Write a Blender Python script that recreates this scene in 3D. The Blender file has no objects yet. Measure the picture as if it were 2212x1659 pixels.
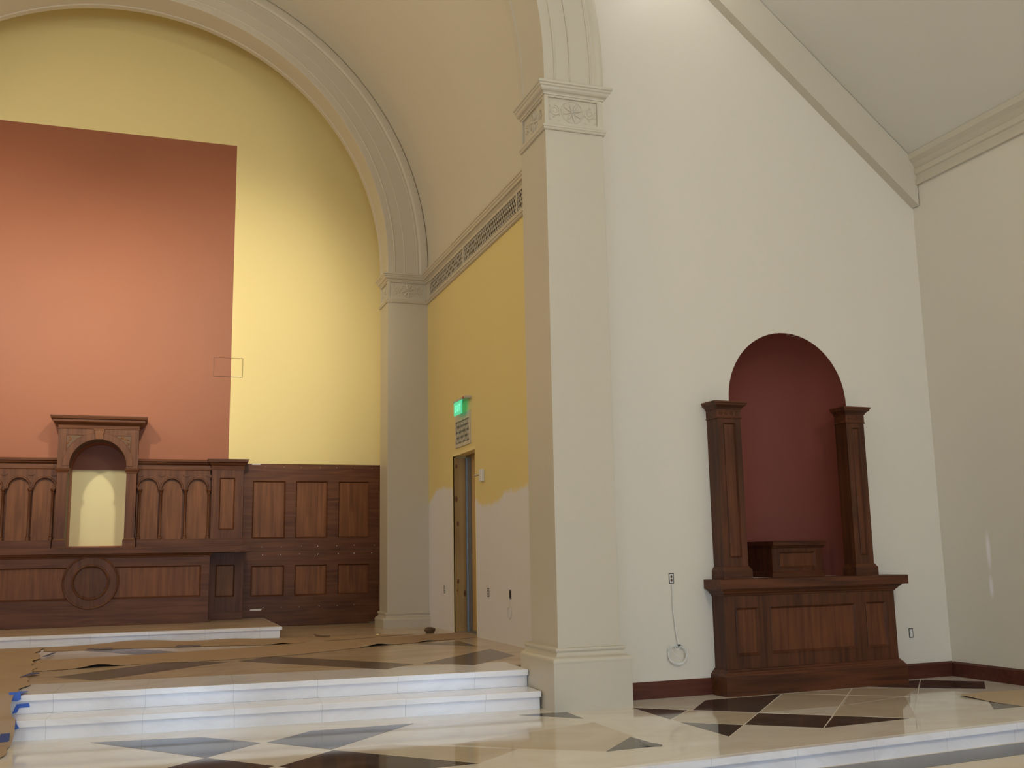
import bpy, bmesh, math, random
from mathutils import Vector, Matrix, noise
random.seed(7)
PI = math.pi
sc = bpy.context.scene
COL = sc.collection

# ------------------------------------------------------------------ camera
H = 1.30
def cam_axes(yaw, pitch, roll):
    cy, sy = math.cos(yaw), math.sin(yaw)
    f = Vector((sy*math.cos(pitch), cy*math.cos(pitch), math.sin(pitch)))
    r = Vector((cy, -sy, 0)); u = r.cross(f)
    c, s = math.cos(roll), math.sin(roll)
    return c*r+s*u, -s*r+c*u, f
r_, u_, f_ = cam_axes(math.radians(19.345), math.radians(9.566), math.radians(-1.0372))
cd = bpy.data.cameras.new('camera'); cam = bpy.data.objects.new('camera', cd); COL.objects.link(cam)
cd.sensor_width = 36.0; cd.lens = 2216.32/2212*36.0; cd.clip_start = 0.05; cd.clip_end = 200
m = Matrix((r_, u_, -f_)).transposed().to_4x4(); m.translation = Vector((0, 0, H))
cam.matrix_world = m
sc.camera = cam

# ------------------------------------------------------------------ world, lights, exposure
w = bpy.data.worlds.new('world'); sc.world = w; w.use_nodes = True
bg = w.node_tree.nodes['Background']; bg.inputs[0].default_value = (0.75, 0.82, 1, 1); bg.inputs[1].default_value = 0.12
sc.view_settings.view_transform = 'Standard'; sc.view_settings.look = 'None'
sc.view_settings.exposure = 0.0; sc.view_settings.gamma = 1.0; sc.view_settings.use_curve_mapping = False
sc.cycles.use_denoising = True
sc.cycles.max_bounces = 10; sc.cycles.diffuse_bounces = 6

def lamp(name, kind, loc, power, color, size=0.3, target=None, angle=None, blend=1.0):
    d = bpy.data.lights.new(name, kind); o = bpy.data.objects.new(name, d); COL.objects.link(o)
    o.location = loc; d.energy = power; d.color = color
    if kind in ('POINT', 'SPOT'): d.shadow_soft_size = size
    if kind == 'AREA': d.shape = 'DISK'; d.size = size
    if target is not None:
        o.rotation_euler = (Vector(target)-Vector(loc)).to_track_quat('-Z', 'Y').to_euler()
    if angle: d.spot_size = math.radians(angle); d.spot_blend = blend
    return o
# two spotlights on the chancel side of the front arch wash the altar wall
lamp('altar_spot', 'SPOT', (0.85, 9.0, 5.9), 850, (1.0, 0.89, 0.67), 0.15, (0.70, 15.1, 4.25), 60, 1.0)
lamp('altar_spot', 'SPOT', (-2.25, 9.0, 5.9), 850, (1.0, 0.89, 0.67), 0.15, (-2.10, 15.1, 4.25), 60, 1.0)
# added chancel fill lights: one high under the vault, one on the far side
lamp('chancel_fill', 'POINT', (-0.5, 9.6, 7.4), 75, (1.0, 0.80, 0.52), 0.3)
lamp('chancel_fill', 'POINT', (-3.0, 12.3, 5.0), 80, (1.0, 0.93, 0.82), 0.3)
# nave pendants
lamp('nave_lamp', 'POINT', (4.45, 7.2, 6.8), 7, (1.0, 0.95, 0.90), 0.12)
lamp('nave_lamp', 'POINT', (-4.5, 3.5, 6.2), 170, (1.0, 0.90, 0.62), 0.3)
lamp('nave_lamp', 'POINT', (3.6, -1.5, 6.2), 440, (1.0, 0.93, 0.74), 0.3)

# ------------------------------------------------------------------ frames (small differences of direction between walls)
PIV = {0: (0, 0), 1: (4.0, 7.6), 2: (2.8, 8.0)}
ANG = {0: 0.0, 1: math.radians(2.317), 2: math.radians(-2.503)}
def wld(g, x, y, z=0.0):
    a = ANG[g]; px, py = PIV[g]; c, s = math.cos(a), math.sin(a)
    return Vector((px+c*(x-px)-s*(y-py), py+s*(x-px)+c*(y-py), z))

# ------------------------------------------------------------------ materials
MAT = {}
def nt(name, rough=0.5, spec=0.5, metal=0.0):
    mt = bpy.data.materials.new(name); mt.use_nodes = True
    b = mt.node_tree.nodes['Principled BSDF']
    b.inputs['Roughness'].default_value = rough; b.inputs['Specular IOR Level'].default_value = spec
    b.inputs['Metallic'].default_value = metal
    MAT[name] = mt
    return mt, mt.node_tree.nodes, mt.node_tree.links, b
def flat(name, col, rough=0.5, spec=0.5, metal=0.0, var=0.0, scale=3.0, bump=0.0):
    mt, n, l, b = nt(name, rough, spec, metal)
    if var or bump:
        tc = n.new('ShaderNodeTexCoord'); no = n.new('ShaderNodeTexNoise'); no.inputs['Scale'].default_value = scale
        no.inputs['Detail'].default_value = 5
        l.new(tc.outputs['Object'], no.inputs['Vector'])
        mx = n.new('ShaderNodeMix'); mx.data_type = 'RGBA'
        mx.inputs[6].default_value = tuple(c*(1-var) for c in col)+(1,); mx.inputs[7].default_value = tuple(min(1, c*(1+var)) for c in col)+(1,)
        l.new(no.outputs[0], mx.inputs[0]); l.new(mx.outputs[2], b.inputs['Base Color'])
        if bump:
            n2 = n.new('ShaderNodeTexNoise'); n2.inputs['Scale'].default_value = 120; l.new(tc.outputs['Object'], n2.inputs['Vector'])
            bp = n.new('ShaderNodeBump'); bp.inputs['Strength'].default_value = bump; bp.inputs['Distance'].default_value = 0.002
            l.new(n2.outputs[0], bp.inputs['Height']); l.new(bp.outputs[0], b.inputs['Normal'])
    else:
        b.inputs['Base Color'].default_value = tuple(col)+(1,)
    return mt
def stone(name, base, vein, rough=0.12, scale=1.2, amount=0.5, spec=0.5, stretch=(1, 1, 1), joints=None):
    mt, n, l, b = nt(name, rough, spec)
    tc = n.new('ShaderNodeTexCoord'); mp = n.new('ShaderNodeMapping'); mp.inputs['Scale'].default_value = stretch
    l.new(tc.outputs['Object'], mp.inputs['Vector'])
    no = n.new('ShaderNodeTexNoise'); no.inputs['Scale'].default_value = scale; no.inputs['Detail'].default_value = 8
    no.inputs['Roughness'].default_value = 0.62; no.inputs['Distortion'].default_value = 1.2
    l.new(mp.outputs[0], no.inputs['Vector'])
    cr = n.new('ShaderNodeValToRGB'); cr.color_ramp.elements[0].position = 0.38; cr.color_ramp.elements[0].color = tuple(vein)+(1,)
    cr.color_ramp.elements[1].position = 0.38+amount*0.4; cr.color_ramp.elements[1].color = tuple(base)+(1,)
    l.new(no.outputs[0], cr.inputs[0])
    out = cr.outputs[0]
    if joints:      # thin joint lines every joints metres along x
        sx = n.new('ShaderNodeSeparateXYZ'); l.new(tc.outputs['Object'], sx.inputs[0])
        mo = n.new('ShaderNodeMath'); mo.operation = 'PINGPONG'; mo.inputs[1].default_value = joints/2; l.new(sx.outputs[0], mo.inputs[0])
        lt = n.new('ShaderNodeMath'); lt.operation = 'LESS_THAN'; lt.inputs[1].default_value = 0.0018; l.new(mo.outputs[0], lt.inputs[0])
        mx = n.new('ShaderNodeMix'); mx.data_type = 'RGBA'; l.new(lt.outputs[0], mx.inputs[0]); l.new(out, mx.inputs[6])
        mx.inputs[7].default_value = tuple(c*0.72 for c in base)+(1,); out = mx.outputs[2]
    l.new(out, b.inputs['Base Color'])
    return mt
def wood(name, dark, light, axis='z', rough=0.46, scale=1.0):
    mt, n, l, b = nt(name, rough, 0.3)
    tc = n.new('ShaderNodeTexCoord'); mp = n.new('ShaderNodeMapping')
    s = [14*scale]*3; s['xyz'.index(axis)] = 0.9*scale
    mp.inputs['Scale'].default_value = s; l.new(tc.outputs['Object'], mp.inputs['Vector'])
    no = n.new('ShaderNodeTexNoise'); no.inputs['Scale'].default_value = 1.6; no.inputs['Detail'].default_value = 7; no.inputs['Distortion'].default_value = 0.6
    l.new(mp.outputs[0], no.inputs['Vector'])
    n2 = n.new('ShaderNodeTexNoise'); n2.inputs['Scale'].default_value = 1.3; n2.inputs['Detail'].default_value = 3; l.new(tc.outputs['Object'], n2.inputs['Vector'])
    ad = n.new('ShaderNodeMath'); ad.operation = 'MULTIPLY_ADD'; ad.inputs[1].default_value = 0.45; l.new(n2.outputs[0], ad.inputs[0])
    sb = n.new('ShaderNodeMath'); sb.operation = 'SUBTRACT'; sb.inputs[1].default_value = 0.22; l.new(no.outputs[0], sb.inputs[0]); l.new(sb.outputs[0], ad.inputs[2])
    cr = n.new('ShaderNodeValToRGB'); cr.color_ramp.elements[0].position = 0.32; cr.color_ramp.elements[0].color = tuple(dark)+(1,)
    cr.color_ramp.elements[1].position = 0.68; cr.color_ramp.elements[1].color = tuple(light)+(1,)
    l.new(ad.outputs[0], cr.inputs[0]); l.new(cr.outputs[0], b.inputs['Base Color'])
    bp = n.new('ShaderNodeBump'); bp.inputs['Strength'].default_value = 0.12; bp.inputs['Distance'].default_value = 0.003
    l.new(no.outputs[0], bp.inputs['Height']); l.new(bp.outputs[0], b.inputs['Normal'])
    return mt

flat('cream_paint', (0.70, 0.655, 0.575), 0.42, 0.4, var=0.02, scale=0.7, bump=0.05)
flat('ceiling_paint', (0.66, 0.63, 0.57), 0.6, 0.3, var=0.02, scale=0.7)
flat('vault_paint', (0.62, 0.58, 0.49), 0.6, 0.3, var=0.02, scale=0.7)
flat('trim_paint', (0.56, 0.51, 0.42), 0.40, 0.4, var=0.015, scale=1.5)
flat('yellow_paint', (0.84, 0.71, 0.34), 0.55, 0.3, var=0.02, scale=0.8)
flat('pale_yellow_paint', (0.86, 0.77, 0.44), 0.55, 0.3, var=0.02, scale=0.8)
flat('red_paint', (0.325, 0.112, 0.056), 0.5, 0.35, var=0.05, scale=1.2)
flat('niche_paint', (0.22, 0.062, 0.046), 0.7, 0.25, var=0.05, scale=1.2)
flat('plain_nave_paint', (0.62, 0.58, 0.52), 0.6, 0.3)
wood('dark_oak', (0.082, 0.027, 0.011), (0.155, 0.057, 0.023), 'z')
wood('dark_oak_rail', (0.082, 0.027, 0.011), (0.155, 0.057, 0.023), 'x')
wood('oak_panel', (0.125, 0.044, 0.015), (0.225, 0.086, 0.030), 'z')
wood('red_oak', (0.048, 0.015, 0.007), (0.112, 0.036, 0.014), 'z')
wood('red_oak_rail', (0.048, 0.015, 0.007), (0.118, 0.037, 0.014), 'x')
wood('red_oak_panel', (0.072, 0.022, 0.009), (0.150, 0.050, 0.018), 'z')
wood('baseboard_wood', (0.070, 0.020, 0.013), (0.110, 0.033, 0.021), 'x', 0.35)
wood('pine_plywood', (0.36, 0.22, 0.085), (0.55, 0.38, 0.17), 'z', 0.6, 0.35)
stone('cream_marble', (0.77, 0.735, 0.68), (0.69, 0.63, 0.55), 0.06, 0.9, 0.6, stretch=(1, 1.7, 1))
stone('tan_marble', (0.62, 0.54, 0.43), (0.55, 0.46, 0.35), 0.06, 1.4, 0.6)
stone('warm_marble', (0.61, 0.485, 0.365), (0.48, 0.365, 0.26), 0.20, 0.9, 0.6, stretch=(1, 1.7, 1))
stone('black_marble', (0.045, 0.038, 0.036), (0.080, 0.068, 0.064), 0.07, 2.2, 0.5)
stone('dusty_marble', (0.125, 0.100, 0.088), (0.17, 0.14, 0.12), 0.22, 2.2, 0.5)
stone('white_marble', (0.84, 0.84, 0.90), (0.74, 0.73, 0.77), 0.16, 1.1, 0.5, stretch=(1, 1, 2.5), joints=0.62)
stone('grey_marble', (0.105, 0.095, 0.092), (0.14, 0.128, 0.122), 0.25, 2.0, 0.5)
flat('grout', (0.66, 0.60, 0.51), 0.5)
flat('nave_stone', (0.64, 0.54, 0.38), 0.2, 0.5, var=0.05)
flat('kraft_paper', (0.37, 0.262, 0.182), 0.75, 0.2, var=0.10, scale=2.5)
flat('pale_paper', (0.50, 0.385, 0.26), 0.75, 0.2, var=0.05, scale=2.5)
flat('blue_tape', (0.07, 0.16, 0.60), 0.6, 0.2, var=0.12, scale=20)
flat('dark_blue_tape', (0.07, 0.085, 0.20), 0.6, 0.2, var=0.12, scale=20)
flat('vent_dark', (0.012, 0.011, 0.010), 0.8)
flat('steel', (0.28, 0.31, 0.34), 0.35, 0.5, 0.8)
flat('chrome', (0.7, 0.7, 0.72), 0.2, 0.5, 1.0)
flat('white_plastic', (0.72, 0.71, 0.69), 0.35)
flat('black_plastic', (0.02, 0.02, 0.022), 0.45)
flat('brown_plastic', (0.10, 0.05, 0.03), 0.45)
flat('red_plastic', (0.42, 0.12, 0.10), 0.4)
flat('tag_paper', (0.78, 0.74, 0.68), 0.7)
flat('line_dark', (0.13, 0.075, 0.045), 0.7)
flat('knot', (0.17, 0.075, 0.030), 0.6)
flat('scrap_brown', (0.13, 0.08, 0.05), 0.8)
mt, n, l, b = nt('exit_green', 0.3)
b.inputs['Base Color'].default_value = (0.05, 0.55, 0.33, 1); b.inputs['Emission Color'].default_value = (0.05, 0.80, 0.42, 1); b.inputs['Emission Strength'].default_value = 0.55
mt, n, l, b = nt('exit_letter', 0.3)
b.inputs['Base Color'].default_value = (0.10, 0.6, 0.45, 1); b.inputs['Emission Color'].default_value = (0.22, 0.95, 0.62, 1); b.inputs['Emission Strength'].default_value = 0.75
mt, n, l, b = nt('daylit_window', 0.3)
b.inputs['Base Color'].default_value = (0.6, 0.7, 0.8, 1); b.inputs['Emission Color'].default_value = (0.47, 0.70, 1.0, 1); b.inputs['Emission Strength'].default_value = 14.5

# side wall of the chancel: yellow paint rolled down to a ragged edge over bare white primer
mt, n, l, b = nt('half_painted_wall', 0.55, 0.3)
tc = n.new('ShaderNodeTexCoord'); sx = n.new('ShaderNodeSeparateXYZ'); l.new(tc.outputs['Object'], sx.inputs[0])
cv = n.new('ShaderNodeFloatCurve'); cm = cv.mapping; cu = cm.curves[0]
pts = [(13.70, 2.04), (13.45, 2.13), (13.2, 2.20), (12.55, 2.17), (11.52, 1.97), (11.35, 1.905), (11.03, 1.885), (10.80, 1.905), (10.66, 1.925), (10.45, 1.99), (10.1, 1.985), (9.90, 2.00), (9.74, 2.02), (9.0, 2.05), (8.2, 2.05)]
pts = sorted(pts)
while len(cu.points) < len(pts): cu.points.new(0.5, 0.5)
for p_, (yy, zz) in zip(cu.points, pts): p_.location = ((yy-8)/6, (zz-1.5))
cm.use_clip = False; cm.update()
ma = n.new('ShaderNodeMath'); ma.operation = 'MULTIPLY_ADD'; ma.inputs[1].default_value = 1/6; ma.inputs[2].default_value = -8/6
l.new(sx.outputs[1], ma.inputs[0]); l.new(ma.outputs[0], cv.inputs['Value'])
nz = n.new('ShaderNodeTexNoise'); nz.inputs['Scale'].default_value = 9; nz.inputs['Detail'].default_value = 6; l.new(tc.outputs['Object'], nz.inputs['Vector'])
d1 = n.new('ShaderNodeMath'); d1.operation = 'MULTIPLY_ADD'; d1.inputs[1].default_value = 0.09; d1.inputs[2].default_value = -0.045-1.5; l.new(nz.outputs[0], d1.inputs[0])
d2 = n.new('ShaderNodeMath'); d2.operation = 'ADD'; l.new(sx.outputs[2], d2.inputs[0]); l.new(d1.outputs[0], d2.inputs[1])
d3 = n.new('ShaderNodeMath'); d3.operation = 'SUBTRACT'; l.new(d2.outputs[0], d3.inputs[0]); l.new(cv.outputs[0], d3.inputs[1])
mr = n.new('ShaderNodeMapRange'); mr.inputs[1].default_value = -0.03; mr.inputs[2].default_value = 0.03; l.new(d3.outputs[0], mr.inputs[0])
mx = n.new('ShaderNodeMix'); mx.data_type = 'RGBA'; l.new(mr.outputs[0], mx.inputs[0])
mx.inputs[6].default_value = (0.74, 0.73, 0.77, 1); mx.inputs[7].default_value = (0.75, 0.62, 0.28, 1); l.new(mx.outputs[2], b.inputs['Base Color'])

# right wall: cream paint with two soft-edged paler upright ovals in its colour
mt, n, l, b = nt('cream_paint_pale_spots', 0.42, 0.4)
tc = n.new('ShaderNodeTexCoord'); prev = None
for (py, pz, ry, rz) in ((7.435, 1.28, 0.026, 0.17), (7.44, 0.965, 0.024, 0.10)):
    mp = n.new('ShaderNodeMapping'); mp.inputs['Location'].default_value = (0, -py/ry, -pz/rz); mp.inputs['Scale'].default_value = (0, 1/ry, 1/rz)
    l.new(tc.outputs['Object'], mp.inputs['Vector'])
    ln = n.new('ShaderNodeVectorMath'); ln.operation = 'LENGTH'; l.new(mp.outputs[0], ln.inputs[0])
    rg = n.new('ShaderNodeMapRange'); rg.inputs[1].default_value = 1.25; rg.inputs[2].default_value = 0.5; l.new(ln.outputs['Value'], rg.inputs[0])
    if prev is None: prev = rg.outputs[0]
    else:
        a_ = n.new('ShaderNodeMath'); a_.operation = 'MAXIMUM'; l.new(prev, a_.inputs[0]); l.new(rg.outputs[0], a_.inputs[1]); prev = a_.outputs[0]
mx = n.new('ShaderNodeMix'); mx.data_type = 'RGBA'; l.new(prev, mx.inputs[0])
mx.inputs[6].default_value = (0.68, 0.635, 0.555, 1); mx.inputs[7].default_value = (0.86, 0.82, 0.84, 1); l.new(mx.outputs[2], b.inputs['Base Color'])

# ------------------------------------------------------------------ mesh helpers
def box(bm, x0, x1, y0, y1, z0, z1, mi=0):
    v = [bm.verts.new((x, y, z)) for z in (z0, z1) for y in (y0, y1) for x in (x0, x1)]
    for q in ((0, 2, 3, 1), (4, 5, 7, 6), (0, 1, 5, 4), (2, 6, 7, 3), (0, 4, 6, 2), (1, 3, 7, 5)):
        f = bm.faces.new([v[i] for i in q]); f.material_index = mi
def prism(bm, poly, axis, a0, a1, mi=0):
    """polygon swept along an axis; poly in the two other axes (xz for y, yz for x, xy for z)"""
    def P(p, a):
        return {'y': (p[0], a, p[1]), 'x': (a, p[0], p[1]), 'z': (p[0], p[1], a)}[axis]
    A = [bm.verts.new(P(p, a0)) for p in poly]; B = [bm.verts.new(P(p, a1)) for p in poly]
    n_ = len(poly); fs = []
    fs.append(bm.faces.new(A)); fs.append(bm.faces.new(list(reversed(B))))
    for i in range(n_): fs.append(bm.faces.new([A[i], A[(i+1) % n_], B[(i+1) % n_], B[i]]))
    for f in fs: f.material_index = mi
    return fs
def strips(bm, xs, zlo, zhi, y0, y1, mi=0):
    """solid wall strip between two height functions"""
    L = []
    for x in xs:
        a, b_ = zlo(x), zhi(x)
        L.append([bm.verts.new((x, y0, a)), bm.verts.new((x, y0, b_)), bm.verts.new((x, y1, b_)), bm.verts.new((x, y1, a))])
    for p, q in zip(L, L[1:]):
        for i in range(4):
            j = (i+1) % 4
            f = bm.faces.new([p[i], p[j], q[j], q[i]]); f.material_index = mi
    bm.faces.new(L[0]).material_index = mi; bm.faces.new(list(reversed(L[-1]))).material_index = mi
def arcxs(xc, r, n_=40): return [xc-r*math.cos(PI*i/n_) for i in range(n_+1)]
def arcz(xc, r, zc): return lambda x: zc+math.sqrt(max(0.0, r*r-(x-xc)**2))
def crown(bm, x0, x1, yf, yb, prof, left=True, right=True, back=True):
    """moulding whose profile (out, z) runs round the left, front and right of a block"""
    R = []
    for o_, z in prof:
        xl = x0-o_ if left else x0; xr = x1+o_ if right else x1
        R.append([bm.verts.new(p) for p in ((xl, yb, z), (xl, yf-o_, z), (xr, yf-o_, z), (xr, yb, z))])
    for p, q in zip(R, R[1:]):
        for i in range(3 if back else 3):
            bm.faces.new([p[i], p[i+1], q[i+1], q[i]])
        bm.faces.new([p[3], p[0], q[0], q[3]])
    bm.faces.new(list(reversed(R[0]))); bm.faces.new(R[-1])
def run(bm, prof, axis, a0, a1): prism(bm, prof, axis, a0, a1)
def tube(bm, pts, r, seg=8, closed=False):
    pts = [Vector(p) for p in pts]; R = []; n_ = len(pts)
    for i, p in enumerate(pts):
        t = (pts[(i+1) % n_]-pts[i-1]) if closed else (pts[min(i+1, n_-1)]-pts[max(i-1, 0)])
        t.normalize(); a = Vector((0, 1, 0)) if abs(t.y) < 0.9 else Vector((1, 0, 0))
        s_ = t.cross(a).normalized(); u2 = s_.cross(t)
        rr = r[i] if isinstance(r, (list, tuple)) else r
        R.append([bm.verts.new(p+rr*(math.cos(2*PI*k/seg)*s_+math.sin(2*PI*k/seg)*u2)) for k in range(seg)])
    for i in range(n_ if closed else n_-1):
        A, B = R[i], R[(i+1) % n_]
        for k in range(seg): bm.faces.new([A[k], A[(k+1) % seg], B[(k+1) % seg], B[k]])
    if not closed: bm.faces.new(list(reversed(R[0]))); bm.faces.new(R[-1])
def blob(bm, c, sx_, sy_, sz_, rot=0.0, u=10, v=6, axis='Y'):
    mt_ = Matrix.Translation(c) @ Matrix.Rotation(rot, 4, axis) @ Matrix.Diagonal((sx_, sy_, sz_, 1))
    bmesh.ops.create_uvsphere(bm, u_segments=u, v_segments=v, radius=1.0, matrix=mt_)
def lathe(bm, prof, cx, cy, seg=16):
    R = [[bm.verts.new((cx+r*math.cos(2*PI*k/seg), cy+r*math.sin(2*PI*k/seg), z)) for k in range(seg)] for r, z in prof]
    for A, B in zip(R, R[1:]):
        for k in range(seg): bm.faces.new([A[k], A[(k+1) % seg], B[(k+1) % seg], B[k]])
    bm.faces.new(list(reversed(R[0]))); bm.faces.new(R[-1])
def framed(bm, x0, x1, z0, z1, yf, yb, holes, mould=0.0, ymould=None):
    """slab with rectangular holes; holes = (hx0, hx1, hz0, hz1); a sloped bead lines each hole"""
    xs = sorted({x0, x1, *[h[0] for h in holes], *[h[1] for h in holes]}); zs = sorted({z0, z1, *[h[2] for h in holes], *[h[3] for h in holes]})
    def inh(x, z): return any(h[0] < x < h[1] and h[2] < z < h[3] for h in holes)
    V = {}
    def g(i, k, y):
        key = (i, k, y)
        if key not in V: V[key] = bm.verts.new((xs[i], y, zs[k]))
        return V[key]
    for i in range(len(xs)-1):
        for k in range(len(zs)-1):
            cx, cz = (xs[i]+xs[i+1])/2, (zs[k]+zs[k+1])/2
            if inh(cx, cz): continue
            bm.faces.new([g(i, k, yf), g(i+1, k, yf), g(i+1, k+1, yf), g(i, k+1, yf)])
            bm.faces.new([g(i, k, yb), g(i, k+1, yb), g(i+1, k+1, yb), g(i+1, k, yb)])
            for (di, dk, e) in ((-1, 0, (0, 0, 0, 1)), (1, 0, (1, 0, 1, 1)), (0, -1, (0, 0, 1, 0)), (0, 1, (0, 1, 1, 1))):
                ii, kk = i+di, k+dk
                out = ii < 0 or kk < 0 or ii >= len(xs)-1 or kk >= len(zs)-1
                if out or inh((xs[ii]+xs[ii+1])/2, (zs[kk]+zs[kk+1])/2):
                    a = (i+e[0], k+e[1]); b_ = (i+e[2], k+e[3])
                    bm.faces.new([g(*a, yf), g(*b_, yf), g(*b_, yb), g(*a, yb)])
    if mould:
        for (a, b_, c, d) in holes:
            ym = ymould if ymould is not None else yb
            o_ = [(a, c), (b_, c), (b_, d), (a, d)]; i_ = [(a+mould, c+mould), (b_-mould, c+mould), (b_-mould, d-mould), (a+mould, d-mould)]
            m2 = [((p[0]+q[0])/2*0.4+0.6*p[0], (p[1]+q[1])/2*0.4+0.6*p[1]) for p, q in zip(o_, i_)]
            rings = [[bm.verts.new((p[0], yf-0.004, p[1])) for p in o_], [bm.verts.new((p[0], yf-0.006, p[1])) for p in m2], [bm.verts.new((p[0], ym, p[1])) for p in i_]]
            for A, B in zip(rings, rings[1:]):
                for i in range(4): bm.faces.new([A[i], A[(i+1) % 4], B[(i+1) % 4], B[i]])
BASE = {}
def finish(name, bm, mats, parent=None, base=None, g=0, bevel=0.0, smooth=False):
    bmesh.ops.recalc_face_normals(bm, faces=bm.faces[:])
    me = bpy.data.meshes.new(name); o = bpy.data.objects.new(name, me)
    if parent is not None: base = BASE[parent.name]
    if base is None: base = (0, 0, 0)
    for v in bm.verts: v.co -= Vector(base)
    bm.to_mesh(me); bm.free(); COL.objects.link(o)
    for mname in ([mats] if isinstance(mats, str) else mats): me.materials.append(MAT[mname])
    if smooth:
        for p in me.polygons: p.use_smooth = True
        try: me.set_sharp_from_angle(angle=math.radians(40))
        except Exception: pass
    if bevel:
        md = o.modifiers.new('bevel', 'BEVEL'); md.width = bevel; md.segments = 2; md.limit_method = 'ANGLE'; md.angle_limit = math.radians(50)
    if parent is not None: o.parent = parent
    else:
        o.location = wld(g, *base); o.rotation_euler = (0, 0, ANG[g])
    BASE[o.name] = base
    return o
def tag(o, label, cat, group=None):
    o['label'] = label; o['category'] = cat
    if group: o['group'] = group
    return o
def structure(name, bm, mats, base=(0, 0, 0), g=0, smooth=False, bevel=0.0):
    o = finish(name, bm, mats, None, base, g, bevel, smooth); o['kind'] = 'structure'; return o
def thing(name, label, cat, base, g=0, group=None):
    o = bpy.data.objects.new(name, None); COL.objects.link(o); o.empty_display_size = 0.1
    o.location = wld(g, *base); o.rotation_euler = (0, 0, ANG[g]); BASE[o.name] = base
    return tag(o, label, cat, group)
def NB(): return bmesh.new()

# ------------------------------------------------------------------ heights and main planes
ZP, ZS2, ZS, ZA = 0.131, 0.266, 0.400, 0.527        # side platform, step, chancel floor, altar platform
XC, ZC, RI, RV = -0.50, 5.41, 3.497, 4.075          # arch centre, spring, inner radius, vault radius
XS, XR = 3.575, 7.13                                # chancel side wall, nave right wall
def ceil(x): return 5.265-0.803*(abs(x+0.5)+(-0.5)-6.987)

# ================================================================== SETTING
# floors
bm = NB(); box(bm, -8.4, XR+0.1, -6.2, 5.9, -0.12, 0.0)
prism(bm, [(2.5, 5.14), (XR+0.02, 5.575), (XR+0.02, 5.86), (2.5, 5.43)], 'z', -0.05, 0.0015, 1)
structure('floor', bm, ['nave_stone', 'grey_marble'])

def edge(x): return 5.465+0.094*(x-2.98)
bm = NB()
prism(bm, [(-8.4, edge(-8.4)+0.03), (XR+0.05, edge(XR+0.05)+0.03), (XR+0.05, 8.2), (-8.4, 8.3)], 'z', -0.02, ZP-0.042, 2)
prism(bm, [(-8.4, edge(-8.4)), (XR+0.02, edge(XR+0.02)), (XR+0.02, edge(XR+0.02)+0.32), (-8.4, edge(-8.4)+0.32)], 'z', ZP-0.042, ZP, 2)
prism(bm, [(-8.4, edge(-8.4)+0.06), (XR+0.02, edge(XR+0.02)+0.06), (XR+0.05, 8.4), (-8.4, 8.4)], 'z', ZP-0.042, ZP+0.0006, 0)
TH = ZP+0.0014
def tile(poly, mi, t=0.0): prism(bm, poly, 'z', ZP-0.01, TH+t, mi)
for poly in ([(-0.33, 7.665), (0.369, 7.567), (0.730, 7.155), (0.364, 6.768)], [(0.765, 7.151), (1.108, 7.492), (1.839, 7.50), (1.115, 6.717)],
             [(0.743, 6.301), (1.125, 6.69), (1.833, 5.909), (1.10, 5.86)], [(0.0, 6.40), (0.364, 6.768), (0.724, 6.334), (0.36, 5.92)],
             [(2.655, 7.53), (3.03, 7.53), (3.02, 7.165)], [(2.641, 5.933), (2.997, 6.333), (3.036, 5.966)],
             [(3.57, 7.49), (3.885, 7.197), (3.565, 6.852)], [(3.567, 6.712), (3.896, 6.422), (3.575, 6.07)],
             [(3.924, 7.18), (4.272, 7.60), (5.0, 7.64), (4.290, 6.855)], [(3.916, 6.435), (4.28, 6.838), (4.684, 6.504), (4.310, 6.098)],
             [(4.318, 6.095), (4.692, 6.498), (5.075, 6.165)], [(5.905, 7.762), (6.40, 7.90), (6.628, 7.872), (6.238, 7.446)],
             [(6.640, 7.872), (7.057, 7.552), (6.696, 7.157), (6.248, 7.446)], [(6.36, 6.75), (6.146, 6.545), (5.899, 6.243), (6.30, 6.27)]):
    tile(poly, 1)
for poly in ([(4.29, 6.848), (5.03, 7.64), (5.73, 7.66), (5.02, 6.87)], [(4.697, 6.510), (5.02, 6.862), (5.80, 7.08), (5.138, 6.169)],
             [(5.06, 6.89), (5.74, 7.66), (6.24, 7.44), (5.80, 7.09)], [(3.57, 6.84), (3.895, 7.19), (4.272, 6.846), (3.905, 6.437), (3.58, 6.72)],
             [(1.84, 5.92), (1.12, 6.705), (1.50, 6.73), (2.19, 6.24)], [(2.19, 6.25), (1.85, 6.56), (3.02, 6.98), (3.02, 6.34), (2.64, 5.94)]):
    tile(poly, 3, -0.0004)
def line(p, q, w_=0.004):
    d = Vector((q[0]-p[0], q[1]-p[1])); n_ = Vector((-d.y, d.x)).normalized()*w_/2
    prism(bm, [(p[0]+n_.x, p[1]+n_.y), (q[0]+n_.x, q[1]+n_.y), (q[0]-n_.x, q[1]-n_.y), (p[0]-n_.x, p[1]-n_.y)], 'z', ZP-0.01, TH+0.0005, 4)
for p, q in (((5.80, 7.74), (4.313, 6.095)), ((6.66, 7.90), (5.10, 6.165)), ((3.57, 7.495), (5.08, 6.165)), ((5.06, 7.66), (5.85, 7.05)), ((3.575, 6.07), (5.03, 7.66)), ((3.56, 6.85), (3.90, 7.2))):
    line(p, q)
structure('floor_platform', bm, ['cream_marble', 'black_marble', 'white_marble', 'tan_marble', 'grout'])

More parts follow.
